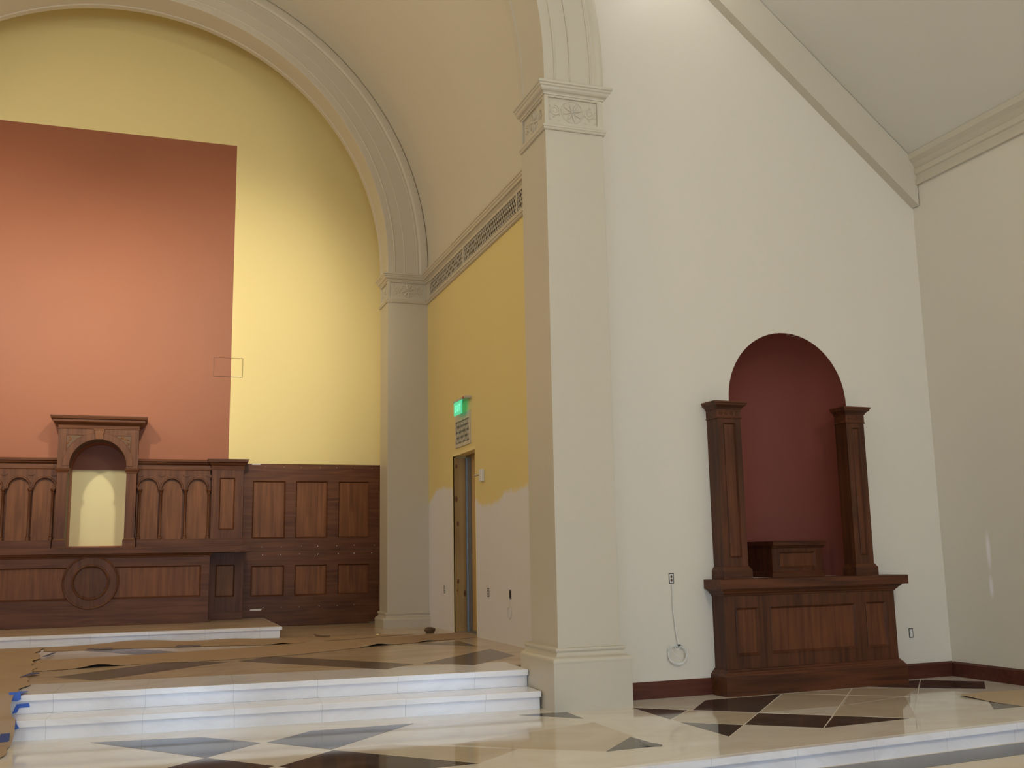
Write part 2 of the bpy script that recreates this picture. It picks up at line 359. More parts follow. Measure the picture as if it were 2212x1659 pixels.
bm = NB()
box(bm, -4.7, XS+0.2, 8.55, 15.2, 0.0, ZS-0.02)
box(bm, -4.7, XS+0.2, 8.45, 15.2, ZS-0.02, ZS)
TS = ZS+0.0008
for poly in ([(-0.711, 9.388), (0.188, 10.284), (0.73, 10.004), (-0.361, 8.946)], [(0.80, 10.005), (1.135, 10.342), (2.20, 8.955), (1.872, 8.627)],
             [(2.281, 8.967), (3.237, 10.018), (3.225, 9.23), (2.629, 8.594)], [(2.667, 11.055), (3.236, 11.082), (3.214, 10.365)],
             [(-0.636, 12.105), (-0.127, 12.04), (0.396, 11.234), (-0.04, 11.16)]):
    prism(bm, poly, 'z', ZS-0.01, TS, 1)
structure('floor_sanctuary', bm, ['warm_marble', 'dusty_marble'])

# nave front wall with the arch opening and the side niche (frame 1)
YW = 7.885
NX0, NX1 = 4.842, 6.134; NXC, NR = (NX0+NX1)/2, (NX1-NX0)/2; NZC = 2.655
zt = lambda x: ceil(x)+0.10
WB = YW+0.30
nb = YW+0.72
bm = NB()
aw = 3.72
strips(bm, [-8.3, XC-aw], lambda x: 0.0, zt, YW, WB)
strips(bm, arcxs(XC, aw, 48), arcz(XC, aw, ZC), zt, YW, WB)
strips(bm, [XC+aw, XC+aw+0.08], lambda x: 0.0, zt, YW, WB)
strips(bm, [XC+aw+0.08, NX0], lambda x: 0.0, zt, YW, nb+0.1)
strips(bm, arcxs(NXC, NR, 40), arcz(NXC, NR, NZC), zt, YW, nb+0.1)
strips(bm, [NX1, 7.35], lambda x: 0.0, zt, YW, nb+0.1)
strips(bm, [NX0, NX1], lambda x: 0.0, lambda x: 1.074, YW, nb+0.1)
structure('wall_front', bm, 'cream_paint', g=1)
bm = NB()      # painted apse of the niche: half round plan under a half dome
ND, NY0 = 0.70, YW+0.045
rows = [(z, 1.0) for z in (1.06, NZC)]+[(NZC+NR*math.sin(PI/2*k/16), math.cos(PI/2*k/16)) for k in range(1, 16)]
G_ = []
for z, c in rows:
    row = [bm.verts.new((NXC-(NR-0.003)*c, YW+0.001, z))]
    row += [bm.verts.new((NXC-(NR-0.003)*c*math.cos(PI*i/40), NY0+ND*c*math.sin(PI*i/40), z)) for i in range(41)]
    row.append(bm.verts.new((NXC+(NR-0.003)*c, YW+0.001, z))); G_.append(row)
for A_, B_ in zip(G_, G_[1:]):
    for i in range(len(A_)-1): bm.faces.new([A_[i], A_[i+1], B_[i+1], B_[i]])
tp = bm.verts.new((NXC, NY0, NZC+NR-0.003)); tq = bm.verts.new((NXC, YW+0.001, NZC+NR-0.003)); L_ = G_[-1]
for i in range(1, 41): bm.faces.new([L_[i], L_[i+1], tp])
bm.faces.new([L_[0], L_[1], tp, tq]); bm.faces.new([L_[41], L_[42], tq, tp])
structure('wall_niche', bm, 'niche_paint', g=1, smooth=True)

# right wall, left wall, rear wall of the nave, sloped ceilings
bm = NB(); box(bm, XR, XR+0.15, -6.1, 8.6, 0.0, 5.35); structure('wall_right', bm, 'cream_paint_pale_spots')
bm = NB(); box(bm, -8.28, -8.13, -6.1, 8.6, 0.0, 5.35); structure('wall_left', bm, 'plain_nave_paint')
bm = NB()
xs = sorted([-8.3, -0.5, 7.3])
wins = [(-6.6, -5.0), (-1.4, 0.4), (3.9, 5.5)]
edges = [-8.3]+[e for w_ in wins for e in w_]+[7.3]
for a, b_ in zip(edges[::2], edges[1::2]): strips(bm, [a]+([-0.5] if a < -0.5 < b_ else [])+[b_], lambda x: 0.0, zt, -6.1, -5.9)
for a, b_ in wins:
    strips(bm, [a, b_], lambda x: 0.0, lambda x: 0.12, -6.1, -5.9)
    strips(bm, [a]+([-0.5] if a < -0.5 < b_ else [])+[b_], lambda x: 2.5, zt, -6.1, -5.9)
structure('wall_rear', bm, 'plain_nave_paint')
for i, (a, b_) in enumerate(wins):
    bm = NB(); box(bm, a+0.02, b_-0.02, -6.03, -6.01, 0.14, 2.48); wo = structure('window_%d' % (i+1), bm, 'daylit_window')
    bm = NB(); framed(bm, a, b_, 0.12, 2.5, -5.99, -5.94, [(a+0.06+j*(b_-a-0.06)/2, a+j*(b_-a-0.06)/2+(b_-a-0.06)/2, 0.18+k*0.77, 0.18+k*0.77+0.71) for j in range(2) for k in range(3)])
    finish('window_frame', bm, 'white_plastic', wo)
bm = NB()
for s in (1, -1):
    ex = -0.5+s*7.75
    v = [(-0.5, ceil(-0.5)), (ex, ceil(ex)), (ex, ceil(ex)+0.15), (-0.5, ceil(-0.5)+0.15)]
    prism(bm, v, 'y', -6.15, 8.02)
structure('ceiling', bm, 'ceiling_paint')

# chancel: side walls, barrel vault, back wall
bm = NB()
dy0, dy1, dz1 = 11.548, 12.487, 2.600
for (a, b_, c, d) in ((8.14, dy0, 0.0, 5.16), (dy1, 15.25, 0.0, 5.16), (dy0, dy1, dz1, 5.16), (dy0, dy1, 0.0, ZS-0.01)):
    box(bm, XS, XS+0.15, a, b_, c, d)
structure('wall_side', bm, 'half_painted_wall')
bm = NB(); box(bm, -4.73, -4.58, 8.14, 15.25, 0.0, 5.62); structure('wall_far_side', bm, 'yellow_paint')
bm = NB()
prof = [(XC+RV*math.cos(PI*i/72), ZC+RV*math.sin(PI*i/72)) for i in range(73)]
prof = [(XC+RV, 5.15)]+prof+[(XC-RV, 5.15)]
out = [(XC+(p[0]-XC)*1.03, ZC+(p[1]-ZC)*1.03 if p[1] > ZC else p[1]) for p in prof]
A = [[bm.verts.new((p[0], y, p[1])) for p in prof] for y in (8.10, 14.25)]; B = [[bm.verts.new((p[0], y, p[1])) for p in out] for y in (8.10, 14.25)]
for i in range(len(prof)-1):
    bm.faces.new([A[0][i], A[0][i+1], A[1][i+1], A[1][i]]); bm.faces.new([B[0][i], B[1][i], B[1][i+1], B[0][i+1]])
    for k in (0, 1): bm.faces.new([A[k][i], B[k][i], B[k][i+1], A[k][i+1]])
structure('ceiling_vault', bm, 'vault_paint', smooth=True)
YB = 15.10
NW0, NW1, NZ0, NZS, NRR = -1.058, -0.352, 1.545, 2.594, 0.353      # recess behind the altar frame
RX0, RX1, RZ = -2.42, 1.0, 7.455
bm = NB()
def bw(xs_, lo, hi, mi): strips(bm, xs_, lo, hi, YB, YB+0.45, mi)
K = lambda v_: (lambda x: v_)
bw([-4.7, RX0], K(0), K(10.2), 0); bw([RX1, 4.0], K(0), K(10.2), 0); bw([RX0, RX1], K(RZ), K(10.2), 0)
bw([RX0, NW0], K(0), K(RZ), 1); bw([NW1, RX1], K(0), K(RZ), 1)
bw(arcxs((NW0+NW1)/2, NRR, 24), arcz((NW0+NW1)/2, NRR, NZS), K(RZ), 1); bw([NW0, NW1], K(0), K(NZ0), 1)
box(bm, NW0-0.05, NW1+0.05, YB+0.30, YB+0.40, NZ0-0.05, NZS, 2); box(bm, NW0-0.05, NW1+0.05, YB+0.30, YB+0.40, NZS, NZS+0.4, 1)
o = structure('wall_back', bm, ['yellow_paint', 'red_paint', 'pale_yellow_paint'])
for p in o.data.polygons:
    c = p.center
    if NW0-0.01 <= c.x <= NW1+0.01 and YB+0.01 < c.y < YB+0.44 and NZ0 < c.z < NZS-0.02 and abs(p.normal.x) > 0.9: p.material_index = 2
bm = NB(); box(bm, -4.75, 4.2, 14.1, 15.4, 10.1, 10.25); structure('ceiling_alcove', bm, 'yellow_paint')
bm = NB()      # masonry of the back arch above and beside the opening, behind the mouldings
strips(bm, [-4.7, XC-3.7], lambda x: 0.0, lambda x: 10.1, 14.0, 14.18)
strips(bm, arcxs(XC, 3.7, 48), arcz(XC, 3.7, ZC), lambda x: 10.1, 14.0, 14.18)
strips(bm, [XC+3.7, 4.2], lambda x: 0.0, lambda x: 10.1, 14.0, 14.18)
structure('wall_arch', bm, 'yellow_paint')
for nm, xx in (('wall_alcove', 4.1),):
    bm = NB(); box(bm, xx, xx+0.1, 14.1, 15.3, 0, 10.2); structure(nm, bm, 'yellow_paint')

# rake board below the sloped ceiling (frame 1), crown along the right wall, baseboards
bm = NB()
prism(bm, [(-0.45, 9.60+0.0), (7.13, 4.692), (7.13, 5.150), (-0.45, 11.24)], 'y', YW-0.10, YW+0.02)
for v in bm.verts:      # keep both edges parallel to the ceiling
    if v.co.x < 0: v.co.z = (ceil(-0.45)-0.46) if v.co.z < 10.5 else ceil(-0.45)
    else: v.co.z = (ceil(7.13)-0.46) if v.co.z < 4.9 else ceil(7.13)
structure('trim_1', bm, 'trim_paint', g=1)
bm = NB()
cp = [(XR+0.01, 4.90), (XR-0.030, 4.90), (XR-0.035, 4.955), (XR-0.012, 4.965), (XR-0.016, 5.00), (XR-0.030, 5.012), (XR-0.036, 5.06), (XR-0.018, 5.07), (XR-0.05, 5.12), (XR-0.09, 5.16), (XR-0.095, 5.215), (XR+0.01, 5.215)]
prism(bm, cp, 'y', -5.9, 7.93)
structure('trim_2', bm, 'trim_paint')
def bboard(name, x0, x1, g, axis='x'):
    bm = NB()
    pr = [(YW+0.01, ZP), (YW-0.018, ZP), (YW-0.018, 0.250), (YW-0.010, 0.262), (YW-0.004, 0.267), (YW+0.01, 0.267)]
    prism(bm, pr, 'x', x0, x1); return structure(name, bm, 'baseboard_wood', g=g)
bboard('baseboard_front', 3.55, 4.53, 1); bboard('baseboard_front', 6.37, 7.25, 1)
bm = NB(); prism(bm, [(XR+0.01, ZP), (XR-0.018, ZP), (XR-0.018, 0.250), (XR-0.010, 0.262), (XR-0.004, 0.267), (XR+0.01, 0.267)], 'y', 5.90, 7.985)
structure('baseboard_right', bm, 'baseboard_wood')

# ================================================================== STEPS
for (nose, riser, z1, z0, wh) in ((8.067, 8.100, ZS, ZS2, 'uppermost white marble step at the edge of the raised chancel floor'),
                                  (7.748, 7.780, ZS2, ZP, 'lower white marble step rising from the black and cream platform')):
    t = thing('marble_step', wh, 'step', (0, nose, z0), 2, 'white marble chancel steps')
    bm = NB(); box(bm, -4.2, 2.922, riser, riser+0.5 if z1 == ZS else 8.095, z0+0.0006, z1-0.044); finish('riser', bm, 'white_marble', t)
    bm = NB(); box(bm, -4.2, 2.925, nose, 8.75 if z1 == ZS else 8.098, z1-0.044, z1+0.0003); finish('tread', bm, ['white_marble'], t, bevel=0.004)

# ================================================================== PILASTERS, ARCHES
def rosette(bm, y, cx, cz, r, side=None):
    def P(a, b_, o_=0.0): return (a, y-o_, b_) if side is None else (side-o_, a, b_)
    ring = [P(cx+r*math.cos(2*PI*k/28), cz+r*math.sin(2*PI*k/28), 0.004) for k in range(28)]
    tube(bm, ring, r*0.06, 6, True)
    for k in range(8):
        a = PI/8*0+k*PI/4+0.25; c = P(cx+0.52*r*math.cos(a), cz+0.52*r*math.sin(a), 0.004)
        if side is None: blob(bm, c, r*0.42, 0.015, r*0.13, -a)
        else: blob(bm, c, 0.015, r*0.42, r*0.13, a, axis='X')
    blob(bm, P(cx, cz, 0.006), *((r*0.13, 0.010, r*0.13) if side is None else (0.010, r*0.13, r*0.13)))
def scroll(bm, y, cx, cz, r, sgn, side=None):
    def P(a, b_, o_=0.0): return (a, y-o_, b_) if side is None else (side-o_, a, b_)
    pts = []; rad = []
    for k in range(34):
        t = k/33; a = sgn*(t*3.6*PI)+PI/2; q = r*(1-0.80*t)
        pts.append(P(cx+q*math.cos(a), cz+q*math.sin(a), 0.004)); rad.append(0.0085*(1-0.45*t))
    tube(bm, pts, rad, 6)
    for k in range(6):
        a = k*PI/3+0.4; c = P(cx+1.12*r*math.cos(a), cz+1.12*r*math.sin(a), 0.003)
        if side is None: blob(bm, c, r*0.36, 0.007, r*0.15, -(a+0.8*sgn), 8, 5)
        else: blob(bm, c, 0.007, r*0.36, r*0.15, (a+0.8*sgn), 8, 5, 'X')
def pilaster(name, label, yf, yb, zfloor, x1, depth_base):
    x0 = 2.997
    t = thing(name, label, 'pilaster', ((x0+x1)/2, yf, zfloor), 0, 'beige pilasters of the chancel')
    bm = NB(); box(bm, x0, x1, yf, yb, 0.575, 4.875); finish('shaft', bm, 'trim_paint', t, bevel=0.004)
    bm = NB(); crown(bm, x0, x1, yf, depth_base, [(0.065, zfloor-0.02), (0.065, 0.496)]); finish('plinth', bm, 'trim_paint', t, bevel=0.003)
    bm = NB(); crown(bm, x0, x1, yf, depth_base, [(0.068, 0.494), (0.068, 0.504), (0.064, 0.517), (0.052, 0.528), (0.036, 0.534), (0.024, 0.542), (0.018, 0.555), (0.018, 0.566), (0.024, 0.572), (0.030, 0.579), (0.032, 0.588), (0.028, 0.597), (0.018, 0.601), (0.004, 0.602), (0.002, 0.606)]); finish('base_moulding', bm, 'trim_paint', t, smooth=True)
    cap = None
    bm = NB()      # capital block with sunk panels on the front and on the inner side
    z0, z1 = 4.85, 5.20; p0, p1, pz0, pz1 = 3.027, x1-0.048, 4.917, 5.132; dd = 0.018
    framed(bm, x0-0.004, x1+0.004, z0, z1, yf-0.004, yf+dd, [(p0, p1, pz0, pz1)])
    box(bm, p0-0.01, p1+0.01, yf+dd-0.004, yf+dd+0.01, pz0-0.01, pz1+0.01)
    # inner side: frame made of four bars and a sunk field
    ys0, ys1 = yf+0.055, yb-0.05
    box(bm, x0-0.004, x0+dd, yf+dd, yb, z0, pz0); box(bm, x0-0.004, x0+dd, yf+dd, yb, pz1, z1)
    box(bm, x0-0.004, x0+dd, yf+dd, ys0, pz0, pz1); box(bm, x0-0.004, x0+dd, ys1, yb, pz0, pz1)
    box(bm, x0+dd-0.004, x1, yf+dd, yb, z0, z1)
    cap = finish('capital', bm, 'trim_paint', t)
    bm = NB(); cx, cz = (p0+p1)/2, (pz0+pz1)/2; r = 0.098
    rosette(bm, yf+dd, cx, cz, r)
    for s in (-1, 1): scroll(bm, yf+dd, cx+s*0.160, cz, 0.050, s); blob(bm, (cx+s*0.205, yf+dd, cz+0.072), 0.022, 0.007, 0.012, 0.6*s); blob(bm, (cx+s*0.205, yf+dd, cz-0.078), 0.024, 0.007, 0.012, -0.5*s); blob(bm, (cx+s*0.12, yf+dd, cz-0.085), 0.022, 0.007, 0.010, 0.5*s); blob(bm, (cx+s*0.12, yf+dd, cz+0.085), 0.022, 0.007, 0.010, -0.5*s)
    finish('carving', bm, 'trim_paint', cap, smooth=True)
    bm = NB(); cy = (ys0+ys1)/2
    rosette(bm, 0, cy, cz, min(r, (ys1-ys0)*0.42), side=x0+dd)
    for s in (-1, 1): scroll(bm, 0, cy+s*(ys1-ys0)*0.34, cz, 0.042, s, side=x0+dd)
    finish('carving', bm, 'trim_paint', cap, smooth=True)
    bm = NB(); crown(bm, x0, x1, yf, yb, [(0.0, 4.838), (0.014, 4.838), (0.020, 4.846), (0.020, 4.856), (0.026, 4.862), (0.028, 4.874), (0.020, 4.882), (0.004, 4.888), (0.0, 4.892)]); finish('astragal', bm, 'trim_paint', t)
    bm = NB(); crown(bm, x0, x1, yf, yb, [(0.0, 5.148), (0.012, 5.150), (0.014, 5.160), (0.022, 5.170), (0.036, 5.176), (0.046, 5.188), (0.052, 5.204), (0.062, 5.212), (0.064, 5.226), (0.074, 5.232), (0.076, 5.250), (0.068, 5.256), (0.0, 5.262)]); finish('crown_moulding', bm, 'trim_paint', t)
    return t
pilaster('pilaster', 'tall beige pilaster on a high plinth beside the side altar wall, carved capital', 7.575, 8.168, ZP, 3.524, 8.26)
pilaster('pilaster', 'beige pilaster at the rear of the chancel, between dark wainscot and yellow side wall', 13.706, 14.19, ZS, 3.60, 14.19)

def arch(name, label, yf, yr, rout):
    t = thing(name, label, 'arch', (XC, yf, 5.263), 0, 'moulded chancel arches')
    def rev(pn, prof):
        bm = NB(); N = 96; rings = []
        cols = [(XC+1, 5.25, 0)]
        st = [('leg', 1)]+[('arc', PI*i/N) for i in range(N+1)]+[('leg', -1)]
        for kind, a in st:
            if kind == 'leg': rings.append([bm.verts.new((XC+a*r, y, 5.263)) for r, y in prof])
            else: rings.append([bm.verts.new((XC+r*math.cos(a), y, ZC+r*math.sin(a))) for r, y in prof])
        n_ = len(prof)
        for A_, B_ in zip(rings, rings[1:]):
            for i in range(n_): bm.faces.new([A_[i], A_[(i+1) % n_], B_[(i+1) % n_], B_[i]])
        bm.faces.new(rings[0]); bm.faces.new(list(reversed(rings[-1])))
        o = finish(pn, bm, 'trim_paint', t)
        for p in o.data.polygons: p.use_smooth = True
        o.data.set_sharp_from_angle(angle=math.radians(20))
        return o
    R = RI
    rev('inner_fascia', [(R, yr), (R, yf+0.002), (R+0.004, yf), (R+0.086, yf), (R+0.086, yf+0.05), (R+0.05, yr)])
    rev('bead', [(R+0.086, yf+0.04), (R+0.086, yf-0.002), (R+0.090, yf-0.010), (R+0.098, yf-0.014), (R+0.106, yf-0.010), (R+0.108, yf+0.04)])
    rev('middle_fascia', [(R+0.108, yf+0.05), (R+0.108, yf-0.006), (R+0.228, yf-0.006), (R+0.228, yf-0.016), (R+0.236, yf-0.020), (R+0.236, yf+0.05)])
    rev('outer_fascia', [(R+0.236, yf+0.05), (R+0.236, yf-0.014), (R+0.412, yf-0.014), (R+0.412, yf+0.05)])
    rev('outer_roll', [(R+0.412, yf+0.08), (R+0.412, yf-0.020), (R+0.424, yf-0.024), (R+0.436, yf-0.018), (R+0.448, yf-0.020), (R+0.470, yf-0.034), (R+0.500, yf-0.040), (rout-0.012, yf-0.034), (rout, yf-0.020), (rout, yr-0.25), (R+0.42, yr-0.25)])
    rev('rear_bead', [(R+0.05, yr-0.004), (R-0.0, yr-0.09), (R-0.012, yr-0.08), (R-0.014, yr-0.06), (R-0.012, yr-0.04), (R-0.012, yr+0.01), (R+0.06, yr+0.01)])
    return t
arch('chancel_arch', 'large moulded beige arch springing from the tall pilaster beside the side altar wall', 7.575, 8.168, RI+0.535)
arch('rear_arch', 'moulded beige arch framing the yellow and red altar wall', 13.706, 14.19, RI+0.574)

# ================================================================== CORNICE AND GRILLES ON THE SIDE WALL
bm = NB()
X3 = XS-0.002
prism(bm, [(X3+0.05, 5.135), (X3-0.035, 5.135), (X3-0.035, 5.150), (X3-0.047, 5.160), (X3-0.058, 5.172), (X3-0.078, 5.178), (X3-0.084, 5.198), (X3-0.096, 5.208), (X3-0.098, 5.226), (X3-0.108, 5.232), (X3-0.110, 5.252), (X3-0.100, 5.270), (X3+0.05, 5.276)], 'y', 8.17, 13.70)
prism(bm, [(X3+0.05, 4.838), (X3-0.014, 4.838), (X3-0.026, 4.846), (X3-0.028, 4.860), (X3-0.040, 4.866), (X3-0.042, 4.880), (X3-0.034, 4.888), (X3-0.034, 4.900), (X3+0.05, 4.900)], 'y', 8.17, 13.70)
box(bm, X3-0.020, X3+0.05, 13.50, 13.705, 4.885, 5.14)
structure('trim_3', bm, 'trim_paint')
segs = [(11.835, 13.50, 'vent grille under the side cornice, end section beside the rear pilaster', 0), (9.83, 11.835, 'vent grille under the side cornice, long middle section between two dividers', 0), (8.2, 9.83, 'vent grille under the side cornice, section cut off by the tall front pilaster', 0)]
def mesh_grille(bm, y0, y1, z0, z1, x, sp, r, slope=1.35):
    """expanded-metal lattice: flat diagonal bars clipped to the opening"""
    dy = (z1-z0)/slope
    k = y0-dy
    while k < y1+dy:
        for s in (1, -1):
            a, b_ = (k, z0), (k+dy, z1)
            if s < 0: a, b_ = (k, z1), (k+dy, z0)
            # clip in y
            def lerp(y): t = (y-a[0])/(b_[0]-a[0]); return (y, a[1]+t*(b_[1]-a[1]))
            p = a if a[0] >= y0 else (lerp(y0) if b_[0] > y0 else None); q = b_ if b_[0] <= y1 else (lerp(y1) if a[0] < y1 else None)
            if p is None or q is None or p[0] >= y1 or q[0] <= y0 or q[0]-p[0] < 0.002: continue
            d = Vector((q[0]-p[0], q[1]-p[1])); n_ = Vector((-d.y, d.x)).normalized()*r
            vs = [(p[0]+n_.x, p[1]+n_.y), (q[0]+n_.x, q[1]+n_.y), (q[0]-n_.x, q[1]-n_.y), (p[0]-n_.x, p[1]-n_.y)]
            F_ = [bm.verts.new((x, *v)) for v in vs]; G_ = [bm.verts.new((x+0.006, *v)) for v in vs]
            bm.faces.new(F_)
            for i in range(4): bm.faces.new([F_[i], F_[(i+1) % 4], G_[(i+1) % 4], G_[i]])
        k += sp
for (a, b_, lab, _) in segs:
    t = thing('vent_grille', lab, 'vent', (X3, (a+b_)/2, 4.90), 0, 'vent grilles under the side cornice')
    bm = NB(); box(bm, X3-0.012, X3+0.004, a+0.004, b_-0.004, 4.892, 5.136); finish('backing', bm, 'vent_dark', t)
    bm = NB()
    for (q0, q1, r0, r1) in ((a, b_, 5.112, 5.138), (a, b_, 4.890, 4.906), (a, a+0.022, 4.906, 5.112), (b_-0.022, b_, 4.906, 5.112)): box(bm, X3-0.036, X3-0.006, q0+0.002, q1-0.002, r0, r1)
    finish('frame', bm, 'trim_paint', t)
    bm = NB(); mesh_grille(bm, a+0.02, b_-0.02, 4.904, 5.114, X3-0.030, 0.062, 0.0058, 1.7); finish('lattice', bm, 'trim_paint', t)

# ================================================================== DOORWAY, EXIT SIGN, WALL BOXES
t = thing('plywood_sheet', 'knotty pine plywood lining the far jamb of the doorway', 'plywood', (3.65, dy1-0.01, ZS))
bm = NB(); box(bm, XS+0.012, XS+0.165, dy1-0.022, dy1-0.002, ZS+0.005, dz1-0.05); finish('board', bm, 'pine_plywood', t)
for (kx, kz, kr) in ((3.610, 2.44, 0.022), (3.607, 2.03, 0.030), (3.625, 1.72, 0.024), (3.622, 1.013, 0.024), (3.708, 0.865, 0.030), (3.612, 0.90, 0.010)):
    bm = NB(); blob(bm, (kx, dy1-0.022, kz), kr*0.62, 0.0015, kr*1.25); finish('knot', bm, 'knot', t)
bm = NB(); box(bm, XS+0.172, XS+0.190, dy0-0.05, dy1+0.02, ZS-0.02, dz1+0.02)
tag(finish('plywood_sheet', bm, 'pine_plywood', None, (3.75, 12.0, ZS)), 'shadowed plywood closing off the doorway behind the metal stud', 'plywood')
bm = NB(); box(bm, XS+0.130, XS+0.170, 12.27, 12.285, ZS+0.005, dz1-0.06); box(bm, XS+0.140, XS+0.170, 12.285, 12.40, ZS+0.005, dz1-0.06); box(bm, XS+0.130, XS+0.142, 12.36, 12.40, ZS+0.005, dz1-0.06)
tag(finish('metal_stud', bm, 'steel', None, (3.72, 12.33, ZS)), 'upright grey metal stud standing in the plywood lined doorway', 'stud')
bm = NB(); box(bm, XS+0.125, XS+0.170, dy0+0.01, 12.26, ZS, ZS+0.03)
tag(finish('metal_track', bm, 'steel', None, (3.72, 11.9, ZS)), 'grey metal floor track across the foot of the doorway', 'track')
bm = NB()
for (a, b_, c, d) in ((dy0-0.004, dy1+0.012, dz1, dz1+0.008), (dy1, dy1+0.010, ZS, dz1), (dy0-0.010, dy0, ZS, dz1)): box(bm, XS-0.003, XS+0.03, a, b_, c, d)
structure('trim_4', bm, 'yellow_paint')
bm = NB(); box(bm, XS-0.001, XS+0.13, dy0, dy1, dz1-0.035, dz1); structure('door_1', bm, 'yellow_paint')

t = thing('vent_grille', 'square lattice vent on yellow wall between green exit sign and doorway', 'vent', (XS, 12.02, 2.65))
bm = NB(); box(bm, XS-0.006, XS+0.002, 11.745, 12.305, 2.69, 2.985); finish('backing', bm, 'vent_dark', t)
bm = NB()
for (a, b_, c, d) in ((11.70, 12.338, 2.972, 3.056), (11.70, 12.338, 2.652, 2.697), (11.70, 11.745, 2.697, 2.972), (12.305, 12.338, 2.697, 2.972)): box(bm, XS-0.014, XS, a, b_, c, d)
finish('frame', bm, 'trim_paint', t)
bm = NB(); mesh_grille(bm, 11.745, 12.305, 2.697, 2.972, XS-0.012, 0.056, 0.0062, 2.4); finish('lattice', bm, 'trim_paint', t)

xe = XS-0.075
t = thing('exit_sign', 'lit green exit sign hanging below a bar above the lattice vent', 'sign', (XS, 12.05, 3.03))
bm = NB(); box(bm, xe-0.012, XS, 11.66, 12.18, 3.196, 3.222); finish('canopy', bm, 'trim_paint', t, bevel=0.003)
bm = NB(); box(bm, xe-0.004, xe+0.006, 11.815, 12.155, 3.030, 3.196); finish('panel', bm, 'exit_green', t)
bm = NB()
def seg(a, b_, c, d): box(bm, xe-0.0065, xe-0.003, 12.155-0.34*b_, 12.155-0.34*a, 3.03+0.166*c, 3.03+0.166*d)
lw = 0.045
L0 = 0.17
seg(L0, L0+lw, .25, .75); seg(L0, L0+.13, .25, .34); seg(L0, L0+.11, .46, .54); seg(L0, L0+.13, .66, .75)        # E
for a, b_ in (((L0+.18, .25), (L0+.31, .75)), ((L0+.31, .25), (L0+.18, .75))):                                    # X
    p = [(12.155-0.34*a[0], 3.03+0.166*a[1]), (12.155-0.34*(a[0]+lw), 3.03+0.166*a[1]), (12.155-0.34*(b_[0]+lw), 3.03+0.166*b_[1]), (12.155-0.34*b_[0], 3.03+0.166*b_[1])]
    prism(bm, p, 'x', xe-0.0065, xe-0.003)
seg(L0+.40, L0+.40+lw, .25, .75)                                                                                   # I
seg(L0+.50, L0+.66, .66, .75); seg(L0+.558, L0+.558+lw, .25, .75)                                                  # T
finish('lettering', bm, 'exit_letter', t)
bm = NB(); blob(bm, (xe-0.012, 11.72, 3.206), 0.012, 0.035, 0.016); finish('indicator_light', bm, 'red_plastic', t)

t = thing('alarm_box', 'small white wall box with silver nozzle beside the doorway on yellow wall', 'alarm', (XS, 11.27, 2.16))
bm = NB(); box(bm, XS-0.040, XS, 11.19, 11.29, 2.16, 2.30); finish('housing', bm, 'white_plastic', t, bevel=0.008)
bm = NB(); tube(bm, [(XS-0.038, 11.27, 2.236), (XS-0.055, 11.285, 2.236), (XS-0.068, 11.30, 2.234)], 0.010, 10); blob(bm, (XS-0.070, 11.302, 2.234), 0.016, 0.016, 0.018); finish('nozzle', bm, 'chrome', t, smooth=True)

def outlet_side(y, z, label, kind):
    t = thing('outlet_box', label, 'outlet', (XS, y, z-0.045), 0, 'unfinished outlet boxes')
    bm = NB()
    for (a, b_, c, d) in ((y-0.030, y+0.030, z-0.048, z-0.040), (y-0.030, y+0.030, z+0.040, z+0.048), (y-0.030, y-0.022, z-0.04, z+0.04), (y+0.022, y+0.030, z-0.04, z+0.04)): box(bm, XS-0.003, XS+0.001, a, b_, c, d)
    finish('rim', bm, 'black_plastic' if kind else 'line_dark', t)
    bm = NB(); box(bm, XS-0.004, XS, y-0.020, y+0.020, z-0.036, z+0.036); finish('plate', bm, 'black_plastic' if kind == 2 else 'white_plastic', t)
    bm = NB()
    for zz in (z-0.017, z+0.017): box(bm, XS-0.006, XS-0.004, y-0.010, y+0.010, zz-0.010, zz+0.010)
    finish('socket', bm, 'brown_plastic' if kind else 'black_plastic', t)
outlet_side(12.932, 0.906, 'unfinished outlet box left of the plywood doorway, low on white wall', 1)
outlet_side(11.103, 0.915, 'unfinished outlet box on white wall just right of the plywood doorway', 1)
outlet_side(10.357, 0.914, 'black outlet box on white side wall with a cable loop hanging below', 2)
bm = NB()
pts = [(XS-0.006, 10.36, 0.875), (XS-0.012, 10.362, 0.83), (XS-0.012, 10.362, 0.79)]
pts += [(XS-0.012, 10.362+0.062*math.sin(a), 0.722+0.062*math.cos(a)) for a in [2*PI*k/24 for k in range(1, 25)]]
pts += [(XS-0.017, 10.362+0.056*math.sin(a), 0.724+0.058*math.cos(a)) for a in [2*PI*k/24 for k in range(0, 23)]]
tube(bm, pts, 0.0028, 6)
tag(finish('cable', bm, 'white_plastic', None, (XS, 10.36, 0.66), smooth=True), 'thin white cable loop below the black outlet box on chancel side wall', 'cable')

def outlet_front(x, z, label, dark):
    y = YW
    t = thing('outlet_box', label, 'outlet', (x, y, z-0.045), 1, 'unfinished outlet boxes')
    bm = NB(); framed(bm, x-0.024, x+0.024, z-0.043, z+0.043, y-0.003, y+0.001, [(x-0.018, x+0.018, z-0.036, z+0.036)]); finish('rim', bm, 'black_plastic', t)
    bm = NB(); box(bm, x-0.017, x+0.017, y-0.004, y, z-0.035, z+0.035); finish('plate', bm, 'white_plastic', t)
    if dark:
        for zz in (z-0.016, z+0.014):
            bm = NB(); blob(bm, (x-0.001, y-0.004, zz), 0.011, 0.003, 0.013); finish('socket', bm, 'brown_plastic', t)
    else:
        bm = NB(); box(bm, x-0.008, x+0.008, y-0.007, y-0.004, z-0.022, z+0.022); finish('toggle', bm, 'white_plastic', t, bevel=0.002)
outlet_front(4.177, 1.097, 'open outlet box with two brown sockets on cream wall left of the side altar', True)
